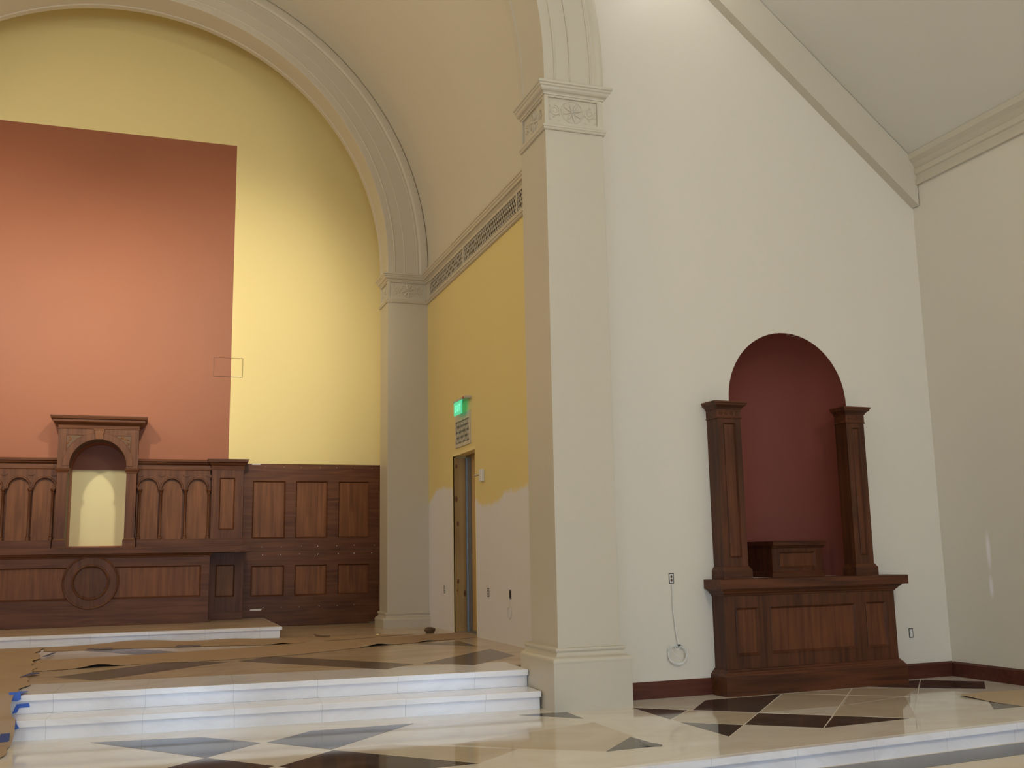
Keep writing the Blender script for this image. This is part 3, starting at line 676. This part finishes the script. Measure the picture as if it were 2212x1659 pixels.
outlet_front(6.686, 0.541, 'open outlet box low on cream wall right of the side altar', False)
# coiled cable hanging from the left outlet
t = thing('cable', 'white cable hanging from outlet and coiled on cream wall left of side altar', 'cable', (4.19, YW, 0.36), 1)
bm = NB()
path = [(4.181, YW-0.006, 1.05), (4.176, YW-0.014, 0.98), (4.172, YW-0.016, 0.90), (4.175, YW-0.016, 0.82), (4.184, YW-0.016, 0.74), (4.190, YW-0.016, 0.66), (4.198, YW-0.018, 0.60), (4.209, YW-0.022, 0.553)]
tube(bm, path, 0.0042, 8); finish('lead', bm, 'white_plastic', t, smooth=True)
bm = NB()
cx_, cz_ = 4.192, 0.478
pts = []
for k in range(110):
    a = PI/2-k*2*PI/26; rx = 0.083+0.006*math.sin(k*0.61); rz = 0.076+0.006*math.cos(k*0.37)
    pts.append((cx_+rx*math.cos(a)+0.004*math.sin(k*0.2), YW-0.020-0.014*math.sin(k*0.23)-0.004, cz_+rz*math.sin(a)-0.004*(k//26)))
pts += [(4.272, YW-0.04, 0.50), (4.279, YW-0.045, 0.45), (4.277, YW-0.045, 0.395)]
tube(bm, pts, 0.0036, 6); finish('coil', bm, 'white_plastic', t, smooth=True)
bm = NB(); tube(bm, [(4.098, YW-0.050, 0.556), (4.125, YW-0.050, 0.515), (4.165, YW-0.050, 0.470), (4.20, YW-0.04, 0.445)], 0.0036, 6)
tube(bm, [(4.185+0.025*math.cos(a), YW-0.040, 0.545+0.028*math.sin(a)) for a in [PI+PI*k/10 for k in range(11)]], 0.0036, 6); finish('loose_end', bm, 'white_plastic', t, smooth=True)
bm = NB(); box(bm, 4.199, 4.219, YW-0.036, YW-0.010, 0.540, 0.556); finish('cable_tie', bm, 'black_plastic', t)

# ================================================================== SIDE ALTAR (frame 1)
t = thing('side_altar', 'dark red-brown wooden side altar with three front panels below the red niche', 'altar', (5.45, 7.75, ZP), 1)
AX0, AX1, AY = 4.565, 6.350, 7.690
bm = NB()
PL = [(4.664, 4.896, 0.447, 0.848), (5.010, 5.910, 0.452, 0.848), (6.022, 6.254, 0.452, 0.855)]
framed(bm, AX0, AX1, 0.300, 0.980, AY, AY+0.025, PL, 0.026, AY+0.018)
box(bm, AX0, AX1, AY+0.026, YW-0.002, 0.300, 0.980)
finish('body', bm, 'red_oak', t)
for (a, b_, c, d) in PL:
    bm = NB(); box(bm, a+0.002, b_-0.002, AY+0.016, AY+0.0255, c+0.002, d-0.002); finish('panel', bm, 'red_oak_panel', t)
bm = NB(); crown(bm, AX0, AX1, AY, YW-0.002, [(0.050, ZP), (0.050, 0.292), (0.046, 0.302), (0.036, 0.310), (0.030, 0.322), (0.016, 0.332), (0.014, 0.342), (0.0, 0.346)]); finish('base', bm, 'red_oak_rail', t, bevel=0.003)
bm = NB(); crown(bm, AX0, AX1, AY, YW-0.002, [(0.0, 0.940), (0.008, 0.944), (0.012, 0.955), (0.026, 0.966), (0.034, 0.980), (0.048, 0.988), (0.056, 0.999), (0.0, 0.9995)]); finish('bed_moulding', bm, 'red_oak_rail', t)
bm = NB(); box(bm, 4.490, 6.465, 7.617, YW-0.001, 1.000, 1.080); finish('table_top', bm, 'red_oak_rail', t, bevel=0.004)

def column(label, x0, x1, yf):
    t = thing('wooden_column', label, 'column', ((x0+x1)/2, yf, 1.08), 1, 'square columns on the side altar')
    yb = YW-0.002
    bm = NB(); framed(bm, x0, x1, 1.16, 2.47, yf, yf+0.02, [(x0+0.060, x1-0.055, 1.262, 2.418)], 0.014, yf+0.014); box(bm, x0, x1, yf+0.0205, yb, 1.16, 2.47); finish('shaft', bm, 'red_oak', t)
    bm = NB(); box(bm, x0+0.058, x1-0.053, yf+0.012, yf+0.0205, 1.258, 2.422); finish('panel', bm, 'red_oak_panel', t)
    bm = NB(); crown(bm, x0, x1, yf, yb, [(0.024, 1.08), (0.024, 1.150), (0.022, 1.158), (0.014, 1.168), (0.008, 1.180), (0.0, 1.186)]); finish('base', bm, 'red_oak_rail', t, bevel=0.002)
    bm = NB(); crown(bm, x0, x1, yf, yb, [(0.0, 2.455), (0.008, 2.457), (0.010, 2.464), (0.004, 2.470), (0.004, 2.536), (0.010, 2.538), (0.014, 2.550), (0.026, 2.562), (0.040, 2.572), (0.044, 2.586), (0.050, 2.590), (0.050, 2.604), (0.0, 2.606)]); cp = finish('capital', bm, 'red_oak_rail', t)
    for k in range(4):
        bm = NB(); cx = x0+0.035+k*(x1-x0-0.07)/3
        rosr = 0.022
        for j in range(6):
            a = j*PI/3; blob(bm, (cx+rosr*0.55*math.cos(a), yf-0.004, 2.503+rosr*0.55*math.sin(a)), rosr*0.5, 0.006, rosr*0.26, -a, 8, 5)
        blob(bm, (cx, yf-0.005, 2.503), 0.006, 0.006, 0.006, 0, 8, 5); finish('rosette', bm, 'red_oak', cp, smooth=True)
column('square wooden column left of the red niche, standing on the side altar', 4.600, 4.838, 7.715)
column('square wooden column right of the red niche, standing on the side altar', 5.985, 6.185, 7.725)
bm = NB(); box(bm, 4.80, 4.91, 7.74, YW-0.004, 2.6065, 2.614)
tag(finish('paper_scrap', bm, 'tag_paper', None, (4.85, 7.80, 2.6065), 1), 'small white scrap lying on top of the left wooden column', 'paper')

t = thing('wooden_pedestal', 'low dark wooden pedestal with a front panel standing inside the red niche', 'pedestal', (5.58, 8.25, 1.0745), 1)
q0, q1, qy = 5.345, 5.895, 8.08
bm = NB(); framed(bm, q0, q1, 1.0745, 1.36, qy, qy+0.02, [(q0+0.075, q1-0.075, 1.155, 1.305)], 0.02, qy+0.012); box(bm, q0, q1, qy+0.0205, qy+0.43, 1.0745, 1.36); finish('body', bm, 'red_oak', t)
bm = NB(); box(bm, q0+0.074, q1-0.074, qy+0.010, qy+0.0205, 1.154, 1.306); finish('panel', bm, 'red_oak_panel', t)
bm = NB(); crown(bm, q0, q1, qy, qy+0.43, [(0.012, 1.0745), (0.012, 1.115), (0.0, 1.125)]); finish('base', bm, 'red_oak_rail', t)
bm = NB(); crown(bm, q0, q1, qy, qy+0.44, [(0.0, 1.335), (0.012, 1.340), (0.020, 1.352), (0.030, 1.358), (0.032, 1.392), (0.026, 1.398), (0.0, 1.399)], left=False); finish('cornice', bm, 'red_oak_rail', t, bevel=0.002)

# ================================================================== HIGH ALTAR
t = thing('altar_platform', 'low white marble platform under the dark wooden high altar', 'platform', (-0.6, 13.9, ZS))
bm = NB(); box(bm, -2.95, 1.497, 12.80, 15.0, ZS+0.0005, ZA-0.036); finish('riser', bm, 'white_marble', t)
bm = NB(); box(bm, -2.98, 1.522, 12.77, 15.0, ZA-0.036, ZA); finish('tread', bm, 'white_marble', t, bevel=0.004)
bm = NB(); box(bm, -2.9, 1.50, 12.86, 14.99, ZA, ZA+0.0015); finish('top_slab', bm, 'warm_marble', t)

ZA += 0.002
MC = -0.708        # centre line of the high altar
TY = 14.30
t = thing('high_altar', 'wide dark oak high altar table with a round raised medallion on its front', 'altar', (MC, 14.5, ZA))
TX0, TX1 = 2*MC-0.742, 0.742
bm = NB()
ph = [(TX0+0.10, 0.642, 0.862, 1.272)]
framed(bm, TX0, TX1, ZA, 1.43, TY, TY+0.03, ph, 0.022, TY+0.024)
box(bm, TX0, TX1, TY+0.031, 14.93, ZA, 1.43)
finish('body', bm, 'dark_oak_rail', t)
bm = NB(); box(bm, TX0+0.095, 0.647, TY+0.022, TY+0.0305, 0.858, 1.276); finish('panel', bm, 'oak_panel', t)
def ring(bm, cx, cz, prof, n_=56):
    R_ = [[bm.verts.new((cx+r*math.cos(2*PI*k/n_), y, cz+r*math.sin(2*PI*k/n_))) for k in range(n_)] for r, y in prof]
    for A_, B_ in zip(R_, R_[1:]):
        for k in range(n_): bm.faces.new([A_[k], A_[(k+1) % n_], B_[(k+1) % n_], B_[k]])
    return R_
bm = NB(); R_ = ring(bm, MC+0.004, 1.078, [(0.338, TY+0.03), (0.338, TY-0.010), (0.330, TY-0.016), (0.316, TY-0.012), (0.312, TY-0.006), (0.226, TY-0.006), (0.222, TY-0.014), (0.210, TY-0.018), (0.200, TY-0.010), (0.196, TY+0.016), (0.10, TY+0.012), (0.02, TY+0.011)]); bm.faces.new(R_[-1]); med = finish('medallion', bm, 'dark_oak', t, smooth=True)
bm = NB(); box(bm, TX0-0.03, TX1+0.03, TY-0.002, TY+0.05, ZA, 0.565); finish('plinth', bm, 'dark_oak_rail', t, bevel=0.003)
bm = NB(); crown(bm, TX0, TX1, TY, 14.8, [(0.0, 1.380), (0.010, 1.384), (0.014, 1.398), (0.032, 1.412), (0.040, 1.430), (0.0, 1.431)]); finish('bed_moulding', bm, 'dark_oak_rail', t)
bm = NB(); box(bm, 2*MC-1.262, 1.262, 14.235, 15.008, 1.431, 1.512); finish('table_top', bm, 'dark_oak_rail', t, bevel=0.004)
# end piers below the top
for s in (1, -1):
    f = (lambda x: x) if s == 1 else (lambda x: 2*MC-x)
    bm = NB(); a, b_ = sorted((f(0.742), f(1.218))); hx = sorted((f(0.85), f(1.107)))
    framed(bm, a, b_, ZA, 1.43, 14.80, 14.83, [(hx[0], hx[1], 0.832, 1.264)], 0.02, 14.824); box(bm, a, b_, 14.831, 15.008, ZA, 1.43)
    pr = finish('end_pier', bm, 'dark_oak', t)
    bm = NB(); box(bm, hx[0]-0.004, hx[1]+0.004, 14.822, 14.8305, 0.828, 1.268); finish('panel', bm, 'oak_panel', pr)
    bm = NB(); box(bm, a-0.004, b_+0.004, 14.785, 14.84, ZA, 0.625); finish('foot', bm, 'dark_oak_rail', pr, bevel=0.003)

# reredos on the table top
RY = 14.88
t = thing('reredos', 'dark oak reredos with rows of small round arches and slim colonnettes behind the altar', 'reredos', (MC, 14.95, 1.512))
ZR0 = 1.512
for s in (1, -1):
    f = (lambda x: x) if s == 1 else (lambda x: 2*MC-x)
    a, b_ = sorted((f(-0.186), f(1.205)))
    bm = NB(); box(bm, a, b_, 14.75, 15.008, ZR0, 1.610); box(bm, a, b_, 14.757, 15.008, 1.610, 1.622); finish('gradine', bm, 'dark_oak_rail', t, bevel=0.003)
    # arcade wall
    centres = [-0.063, 0.247, 0.585]
    r0 = 0.128
    bounds = [-0.203, 0.095, 0.417, 0.745]
    bm = NB()
    for c, l0, l1 in zip(centres, bounds, bounds[1:]):
        xs_ = [l0+0.0]+[c-r0*math.cos(PI*i/20) for i in range(21)]+[l1]
        zf = lambda x, c=c: 2.315+math.sqrt(max(0, r0*r0-(x-c)**2)) if abs(x-c) < r0 else 2.30
        xx = [f(x) for x in xs_]; pts = sorted(zip(xx, xs_))
        strips(bm, [p[0] for p in pts], lambda X_, zf=zf: zf(f(X_)), lambda X_: 2.60, RY, RY+0.035)
    finish('arcade', bm, 'dark_oak', t)
    for c in centres:      # moulded arch rims and sunk panels
        bm = NB(); pts = [(f(c+(r0+0.010)*math.cos(PI*i/20)), RY-0.002, 2.315+(r0+0.010)*math.sin(PI*i/20)) for i in range(21)]
        tube(bm, pts, 0.013, 6); finish('arch_moulding', bm, 'dark_oak', t, smooth=True)
        bm = NB(); cc = f(c); strips(bm, [cc-r0-0.012]+[cc-r0*0.999*math.cos(PI*i/16) for i in range(17)]+[cc+r0+0.012], lambda X_: 1.622, lambda X_: 2.46, RY+0.040, RY+0.06); finish('arch_panel', bm, 'oak_panel', t)
    for xk in (-0.168, 0.108, 0.430, 0.738):
        cc = f(xk); bm = NB()
        lathe(bm, [(0.030, 1.622), (0.030, 1.650), (0.022, 1.662), (0.026, 1.672), (0.017, 1.690), (0.016, 2.235), (0.022, 2.243), (0.016, 2.252), (0.026, 2.272), (0.034, 2.282), (0.034, 2.300)], cc, RY+0.008, 14); finish('colonnette', bm, 'dark_oak', t, smooth=True)
        bm = NB(); prism(bm, [(cc-0.045, 2.492), (cc+0.045, 2.492), (cc+0.030, 2.478), (cc, 2.466), (cc-0.030, 2.478)], 'y', RY-0.010, RY+0.004); finish('bracket', bm, 'dark_oak', t)
    a, b_ = sorted((f(-0.203), f(0.765)))
    bm = NB(); prism(bm, [(RY+0.12, 2.560), (RY-0.004, 2.560), (RY-0.010, 2.572), (RY-0.004, 2.585), (RY-0.004, 2.630), (RY-0.020, 2.640), (RY-0.035, 2.650), (RY-0.040, 2.664), (RY-0.062, 2.674), (RY-0.066, 2.700), (RY-0.060, 2.706), (RY+0.12, 2.708)], 'x', a, b_); finish('entablature', bm, 'dark_oak_rail', t)
    # end pier with one tall panel
    a, b_ = sorted((f(0.768), f(1.196))); hx = sorted((f(0.872), f(1.084)))
    bm = NB(); framed(bm, a, b_, 1.622, 2.64, 14.835, 14.865, [(hx[0], hx[1], 1.742, 2.462)], 0.020, 14.858); box(bm, a, b_, 14.866, 15.008, 1.622, 2.64); pr = finish('pier', bm, 'dark_oak', t)
    bm = NB(); box(bm, hx[0]-0.004, hx[1]+0.004, 14.856, 14.8655, 1.738, 2.466); finish('panel', bm, 'oak_panel', pr)
    bm = NB(); crown(bm, a, b_, 14.835, 15.008, [(0.0, 2.568), (0.008, 2.570), (0.010, 2.582), (0.004, 2.590), (0.010, 2.625), (0.024, 2.640), (0.030, 2.652), (0.036, 2.664), (0.054, 2.672), (0.058, 2.702), (0.066, 2.706), (0.066, 2.716), (0.0, 2.720)]); finish('cornice', bm, 'dark_oak_rail', pr)
for s in (1, -1):
    f = (lambda x: x) if s == 1 else (lambda x: 2*MC-x); a, b_ = sorted((f(-0.203), f(1.19)))
    bm = NB(); box(bm, a, b_, RY+0.06, YB-0.005, 1.63, 2.70); finish('back_board', bm, 'dark_oak', t)

# tall frame of the altar niche
FY = 14.70
t = thing('niche_frame', 'dark oak frame with round arch, keystone and flat cornice around the pale yellow altar niche', 'frame', (MC, 14.85, 1.512))
fx0, fx1 = -1.206, -0.205
cA = (NW0+NW1)/2
for s in (1, -1):
    f = (lambda x: x) if s == 1 else (lambda x: 2*cA-x); a, b_ = sorted((f(-0.340), f(-0.212)))
    bm = NB(); box(bm, a, b_, FY+0.01, YB-0.005, 1.512, 2.525); ps = finish('jamb_pilaster', bm, 'dark_oak', t, bevel=0.003)
    bm = NB(); crown(bm, a, b_, FY+0.01, RY-0.03, [(0.0, 2.495), (0.008, 2.498), (0.010, 2.512), (0.016, 2.520), (0.026, 2.540), (0.030, 2.556), (0.0, 2.560)]); finish('impost', bm, 'dark_oak_rail', ps)
    bm = NB(); crown(bm, a, b_, FY+0.01, RY-0.03, [(0.018, 1.512), (0.018, 1.610), (0.008, 1.622), (0.0, 1.640)]); finish('foot', bm, 'dark_oak_rail', ps)
bm = NB()
strips(bm, [fx0]+arcxs(cA, 0.353, 40)+[fx1], lambda x: (2.594+math.sqrt(max(0, 0.353**2-(x-cA)**2)) if abs(x-cA) < 0.353 else 2.56), lambda x: 3.09, FY, YB-0.005)
finish('arch_face', bm, 'dark_oak', t, bevel=0.0)
bm = NB()
for (r, rr, o_) in ((0.362, 0.010, 0.0), (0.435, 0.008, 0.002)):
    tube(bm, [(cA+r*math.cos(PI*i/36), FY-o_, 2.594+r*math.sin(PI*i/36)) for i in range(37)], rr, 6)
N_ = 36
R1 = [(cA+0.366*math.cos(PI*i/N_), 2.594+0.366*math.sin(PI*i/N_)) for i in range(N_+1)]; R2 = [(cA+0.435*math.cos(PI*i/N_), 2.594+0.435*math.sin(PI*i/N_)) for i in range(N_+1)]
for i in range(N_): prism(bm, [R1[i], R1[i+1], R2[i+1], R2[i]], 'y', FY-0.010, FY+0.002)
finish('archivolt', bm, 'dark_oak', t)
for s in (1, -1):
    f = (lambda x: x) if s == 1 else (lambda x: 2*cA-x)
    bm = NB()
    tri = [(f(-0.306), 2.998)]+[(f(cA+0.452*math.cos(a)), min(2.998, 2.594+0.452*math.sin(a))) for a in [PI*0.17+(PI*0.36-PI*0.17)*i/10 for i in range(11)]]
    prism(bm, tri, 'y', FY-0.0015, FY+0.004)
    sp = finish('spandrel_panel', bm, 'line_dark', t)
    bm = NB()
    for k in range(26):
        u_1 = random.random(); v_1 = random.random()
        x = -0.32-u_1*0.20; z = 2.985-v_1*0.19
        if math.hypot(x-cA, z-2.594) < 0.465 or z > 2.985: continue
        blob(bm, (f(x), FY-0.003, z), 0.020, 0.005, 0.009, random.uniform(-1.2, 1.2), 8, 5)
    finish('leaf_carving', bm, 'oak_panel', sp, smooth=True)
    bm = NB(); tube(bm, [(f(p[0]), FY-0.001, p[1]) for p in [(-0.510, 3.002), (-0.304, 3.002), (-0.304, 2.80)]], 0.007, 6); finish('spandrel_bead', bm, 'dark_oak', sp)
bm = NB(); prism(bm, [(cA-0.045, 2.948), (cA+0.045, 2.948), (cA+0.060, 3.082), (cA-0.060, 3.082)], 'y', FY-0.030, FY+0.01); box(bm, cA-0.066, cA+0.066, FY-0.036, FY+0.01, 3.070, 3.085); finish('keystone', bm, 'oak_panel', t, bevel=0.004)
bm = NB(); crown(bm, fx0, fx1, FY, YB-0.005, [(0.0, 3.082), (0.008, 3.086), (0.010, 3.100), (0.004, 3.108), (0.006, 3.130), (0.020, 3.142), (0.036, 3.150), (0.060, 3.166), (0.072, 3.178), (0.074, 3.206), (0.096, 3.214), (0.104, 3.240), (0.106, 3.254), (0.0, 3.257)]); finish('cornice', bm, 'dark_oak_rail', t)

# ================================================================== WAINSCOT AND WALL PANEL
WY = 15.02
t0 = [(1.338, 1.802), (1.944, 2.404), (2.556, 3.015)]
for (z0, z1, hz, lab, rows) in ((1.449, 2.678, (1.618, 2.435), 'upper dark wooden wainscot with three tall panels right of the altar', ((2.635, 7), (1.505, 7))),
                                (ZS+0.02, 1.445, (0.815, 1.245), 'lower dark wooden wainscot with three squat panels, standing on chancel floor', ((1.395, 7), (0.66, 6)))):
    t = thing('wainscot', lab, 'wainscot', (2.2, WY, z0), 0, 'dark wainscot boards right of the altar')
    bm = NB(); framed(bm, 1.215, 3.30, z0, z1, WY, WY+0.03, [(a, b_, hz[0], hz[1]) for a, b_ in t0], 0.022, WY+0.022); box(bm, 1.215, 3.30, WY+0.031, YB-0.005, z0, z1); finish('board', bm, 'dark_oak_rail', t)
    for a, b_ in t0:
        bm = NB(); box(bm, a+0.002, b_-0.002, WY+0.020, WY+0.0305, hz[0]+0.002, hz[1]-0.002); finish('panel', bm, 'oak_panel', t)
    for zz, k in rows:
        for i in range(k):
            bm = NB(); blob(bm, (1.50+i*0.262+random.uniform(-.02, .02), WY-0.001, zz+random.uniform(-.006, .006)), 0.006, 0.003, 0.006, 0, 8, 5); finish('screw', bm, 'chrome', t)
    if z0 < 1:
        bm = NB(); box(bm, 1.535, 3.02, WY-0.008, WY+0.004, ZS+0.005, 0.575); finish('skirting', bm, 'dark_oak_rail', t, bevel=0.002)
for (a, b_, z0, z1, lab) in ((1.318, 1.452, 2.662, 2.680, 'small white paper tag stuck on the top edge of the upper wainscot'), (1.335, 1.505, 0.624, 0.648, 'small white paper tag stuck low on the wainscot beside altar platform')):
    bm = NB(); prism(bm, [(a, z0), (b_-0.015, z0), (b_, z1), (a+0.015, z1)], 'y', WY-0.004, WY-0.001); tag(finish('paper_tag', bm, 'tag_paper', None, ((a+b_)/2, WY, z0)), lab, 'tag', 'white paper tags on the wainscot')
t = thing('access_panel', 'flush square access panel painted half red and half yellow on altar wall', 'panel', (0.965, YB, 3.94))
bm = NB(); box(bm, 0.760, 1.167, YB-0.003, YB, 3.932, 4.214); finish('gap_frame', bm, 'line_dark', t)
bm = NB(); box(bm, 0.766, 1.0, YB-0.004, YB-0.0005, 3.938, 4.208); finish('red_half', bm, 'red_paint', t)
bm = NB(); box(bm, 1.0, 1.161, YB-0.004, YB-0.0005, 3.938, 4.208); finish('yellow_half', bm, 'yellow_paint', t)

# ================================================================== PROTECTIVE PAPER, TAPE, SCRAPS
def sheet(name, label, poly, zbase, matn, lifts=(), cat='paper', amp=0.0016, zfun=None, cuts=2, group=None):
    """paper sheet: thin solid that ripples a little and lifts at a few places along its edge"""
    bm = NB(); vs = [bm.verts.new((x, y, 0)) for x, y in poly]; f = bm.faces.new(vs)
    bmesh.ops.triangulate(bm, faces=[f])
    for _ in range(cuts):
        long_ = [e for e in bm.edges if e.calc_length() > 0.12]
        if not long_: break
        bmesh.ops.subdivide_edges(bm, edges=long_, cuts=1); bmesh.ops.triangulate(bm, faces=[f for f in bm.faces if len(f.verts) > 3])
    for v in bm.verts:
        x, y = v.co.x, v.co.y
        z = (zfun(x, y) if zfun else zbase)+0.0018+amp*(noise.noise(Vector((x*2.3, y*2.3, 1.7)))+0.6)
        for (lx, ly, a, rx, ry) in lifts: z += a*math.exp(-((x-lx)/rx)**2-((y-ly)/ry)**2)
        v.co.z = z
    r = bmesh.ops.extrude_face_region(bm, geom=bm.faces[:])
    for v in [e for e in r['geom'] if isinstance(e, bmesh.types.BMVert)]: v.co.z += 0.0015
    o = finish(name, bm, matn, None, (sum(p[0] for p in poly)/len(poly), sum(p[1] for p in poly)/len(poly), zbase), smooth=True)
    return tag(o, label, cat, group)
# sheet across the chancel floor, nearer edge runs from the doorway to the left
sheet('paper_sheet', 'brown kraft paper running across chancel floor from the doorway toward the left',
      [(-0.93, 9.93), (-0.75, 9.97), (-0.40, 10.06), (0.10, 10.22), (0.45, 10.16), (0.90, 10.24), (1.35, 10.36), (1.75, 10.60), (2.113, 10.86), (2.60, 11.08), (3.10, 11.31), (3.55, 11.487), (3.555, 12.30), (3.05, 12.22), (2.4, 12.02), (1.95, 11.86), (1.30, 11.62), (0.60, 11.36), (0.0, 11.22), (-0.45, 11.10), (-0.975, 10.97)], ZS, 'kraft_paper',
      [(-0.39, 10.06, 0.030, 0.12, 0.10), (2.27, 10.98, 0.030, 0.12, 0.10), (2.90, 11.22, 0.014, 0.10, 0.08), (1.77, 11.80, 0.035, 0.09, 0.09)], cuts=5)
sheet('paper_sheet', 'brown kraft paper lying along the foot of the marble altar platform',
      [(-1.03, 12.18), (-0.86, 12.14), (-0.35, 12.10), (0.28, 12.00), (0.85, 11.86), (1.30, 11.72), (1.70, 11.90), (2.20, 12.06), (2.75, 12.28), (3.05, 12.40), (2.70, 12.52), (2.25, 12.50), (1.9, 12.58), (1.45, 12.63), (1.0, 12.74), (0.45, 12.74), (0.1, 12.76), (-0.5, 12.76), (-1.06, 12.76)], ZS, 'kraft_paper',
      [(-0.1, 12.76, 0.035, 0.45, 0.16), (0.9, 12.74, 0.012, 0.3, 0.16), (1.35, 11.78, 0.020, 0.10, 0.06)], cuts=5)
def drape(x, y):
    prof = [(5.6, ZP), (7.58, ZP), (7.70, ZS2+0.01), (7.86, ZS2+0.012), (8.06, ZS+0.006), (8.22, ZS+0.008), (8.5, ZS), (20, ZS)]
    y = y-0.04*(2.8-x)*1.05+0.0
    for (a, za), (b_, zb) in zip(prof, prof[1:]):
        if a <= y <= b_: return za+(zb-za)*(y-a)/(b_-a)
    return ZP
bm = NB()
NU, NV = 16, 150; G_ = []
for i in range(NV+1):
    y = 5.75+(12.74-5.75)*i/NV; row = []
    xr = -0.845+0.025*math.sin(y*5.1)+0.015*math.sin(y*13)-(0.06*(y-8.6) if y > 8.6 else 0)+(0.045*(7.9-y) if y < 7.9 else 0)
    for j in range(NU+1):
        x = -3.1+(xr+3.1)*j/NU
        row.append(bm.verts.new((x, y, drape(x, y)+0.006+0.003*(noise.noise(Vector((x*3, y*3, 4.2)))+0.5))))
    G_.append(row)
for i in range(NV):
    for j in range(NU): bm.faces.new([G_[i][j], G_[i][j+1], G_[i+1][j+1], G_[i+1][j]])
r = bmesh.ops.extrude_face_region(bm, geom=bm.faces[:])
for v in [e for e in r['geom'] if isinstance(e, bmesh.types.BMVert)]: v.co.z += 0.0015
tag(finish('paper_runner', bm, 'kraft_paper', None, (-2, 9, ZS), smooth=True), 'brown kraft paper runner draped over the left end of the marble steps', 'paper')
sheet('paper_sheet', 'tan cardboard-like paper sheet on the platform floor near right wall', [(6.19, 6.915), (6.38, 6.965), (6.56, 7.01), (6.72, 6.985), (6.86, 6.962), (7.08, 6.93), (7.08, 6.02), (6.75, 6.06), (6.19, 6.25), (6.16, 6.53), (6.175, 6.72)], ZP, 'pale_paper', [(6.22, 6.85, 0.010, 0.10, 0.2)], cuts=4)
sheet('paper_scrap', 'torn grey-brown paper scrap on the black floor tile in front of tall pilaster', [(2.935, 6.080), (2.985, 6.035), (3.025, 6.045), (3.045, 5.985), (3.025, 5.945), (2.985, 5.965), (2.945, 5.975)], ZP, 'grey_marble', [(2.95, 6.05, 0.02, 0.03, 0.05)], cuts=2)
# loose bits of debris at the back of the chancel floor
def crumple(label, x, y, z, sx_, sy_, sz_, matn, seed):
    bm = NB(); blob(bm, (x, y, z+sz_*0.75), sx_, sy_, sz_, 0, 14, 9)
    for v in bm.verts:
        k = 1+0.55*noise.noise(Vector((v.co.x*22+seed, v.co.y*22, v.co.z*22))); d = v.co-Vector((x, y, z+sz_*0.75)); v.co = Vector((x, y, z+sz_*0.75))+d*k; v.co.z = max(v.co.z, z+0.001)
    tag(finish('crumpled_paper', bm, matn, None, (x, y, z)), label, 'paper')
crumple('crumpled brown paper lying near the base of the rear pilaster', 3.27, 12.52, ZS+0.0, 0.075, 0.06, 0.040, 'scrap_brown', 3)
bm = NB(); prism(bm, [(1.904, 12.80), (1.94, 12.62), (1.985, 12.50), (2.04, 12.46), (2.02, 12.44), (1.955, 12.47), (1.90, 12.60)], 'z', ZS+0.0, ZS+0.012)
for v in bm.verts: v.co.z += 0.008+0.03*abs(v.co.y-12.58)
tag(finish('paper_curl', bm, 'scrap_brown', None, (1.95, 12.6, ZS)), 'dark curled paper strip on the floor right of the altar platform', 'paper')
bm = NB(); blob(bm, (2.589, 12.36, ZS+0.016), 0.018, 0.014, 0.010, 0, 8, 6)
tag(finish('debris', bm, 'yellow_paint', None, (2.589, 12.36, ZS)), 'tiny yellow bit of debris on paper before the wainscot', 'debris')

def tape(name_label, quads, matn, g=0, base=(0, 0, 0)):
    bm = NB()
    for ax, poly, a0, a1 in quads: prism(bm, poly, ax, a0, a1)
    tag(finish('masking_tape', bm, matn, None, base, g), name_label, 'tape', 'blue masking tape pieces on the paper edges')
tape('blue tape wrapped on the nose of the uppermost marble step', [('y', [(-0.906, 0.425), (-0.831, 0.423), (-0.828, 0.372), (-0.850, 0.362), (-0.895, 0.368)], 8.050, 8.066), ('z', [(-0.90, 8.055), (-0.82, 8.055), (-0.80, 8.17), (-0.86, 8.20)], ZS+0.012, ZS+0.015)], 'blue_tape', 2, (-0.86, 8.06, 0.40))
tape('bent strip of blue tape on the riser below the uppermost step', [('y', [(-0.860, 0.336), (-0.780, 0.341), (-0.772, 0.314), (-0.840, 0.311), (-0.854, 0.278), (-0.884, 0.274)], 8.094, 8.0985)], 'blue_tape', 2, (-0.82, 8.09, 0.30))
tape('blue tape on the nose of the lower marble step', [('y', [(-0.872, 0.282), (-0.806, 0.280), (-0.796, 0.245), (-0.782, 0.222), (-0.812, 0.212), (-0.838, 0.240)], 7.732, 7.746)], 'blue_tape', 2, (-0.82, 7.74, 0.25))
tape('blue tape at the foot of the steps where paper meets the platform', [('y', [(-0.868, 0.214), (-0.812, 0.215), (-0.815, 0.168), (-0.84, 0.150), (-0.868, 0.142), (-0.880, 0.165)], 7.585, 7.588)], 'dark_blue_tape', 2, (-0.84, 7.58, 0.14))
tape('short dark blue tape on the chancel floor above the steps', [('z', [(-0.955, 9.36), (-0.905, 9.68), (-0.84, 9.66), (-0.83, 9.60), (-0.90, 9.50)], ZS+0.016, ZS+0.019)], 'dark_blue_tape', 0, (-0.9, 9.5, ZS))
tape('blue tape strip on the left part of the paper by the altar platform', [('z', [(-0.60, 12.155), (-0.345, 12.125), (-0.343, 12.065), (-0.60, 12.09)], ZS+0.014, ZS+0.017)], 'dark_blue_tape', 0, (-0.45, 12.1, ZS))
tape('blue tape strip near the middle of the paper by the altar platform', [('z', [(0.30, 12.015), (0.55, 11.96), (0.55, 11.90), (0.30, 11.955)], ZS+0.014, ZS+0.017)], 'dark_blue_tape', 0, (0.45, 12.0, ZS))
tape('slanted blue tape on paper corner at far left of chancel floor', [('z', [(-0.960, 11.33), (-0.905, 11.75), (-0.875, 11.75), (-0.925, 11.33)], ZS+0.016, ZS+0.019)], 'dark_blue_tape', 0, (-0.9, 11.5, ZS))
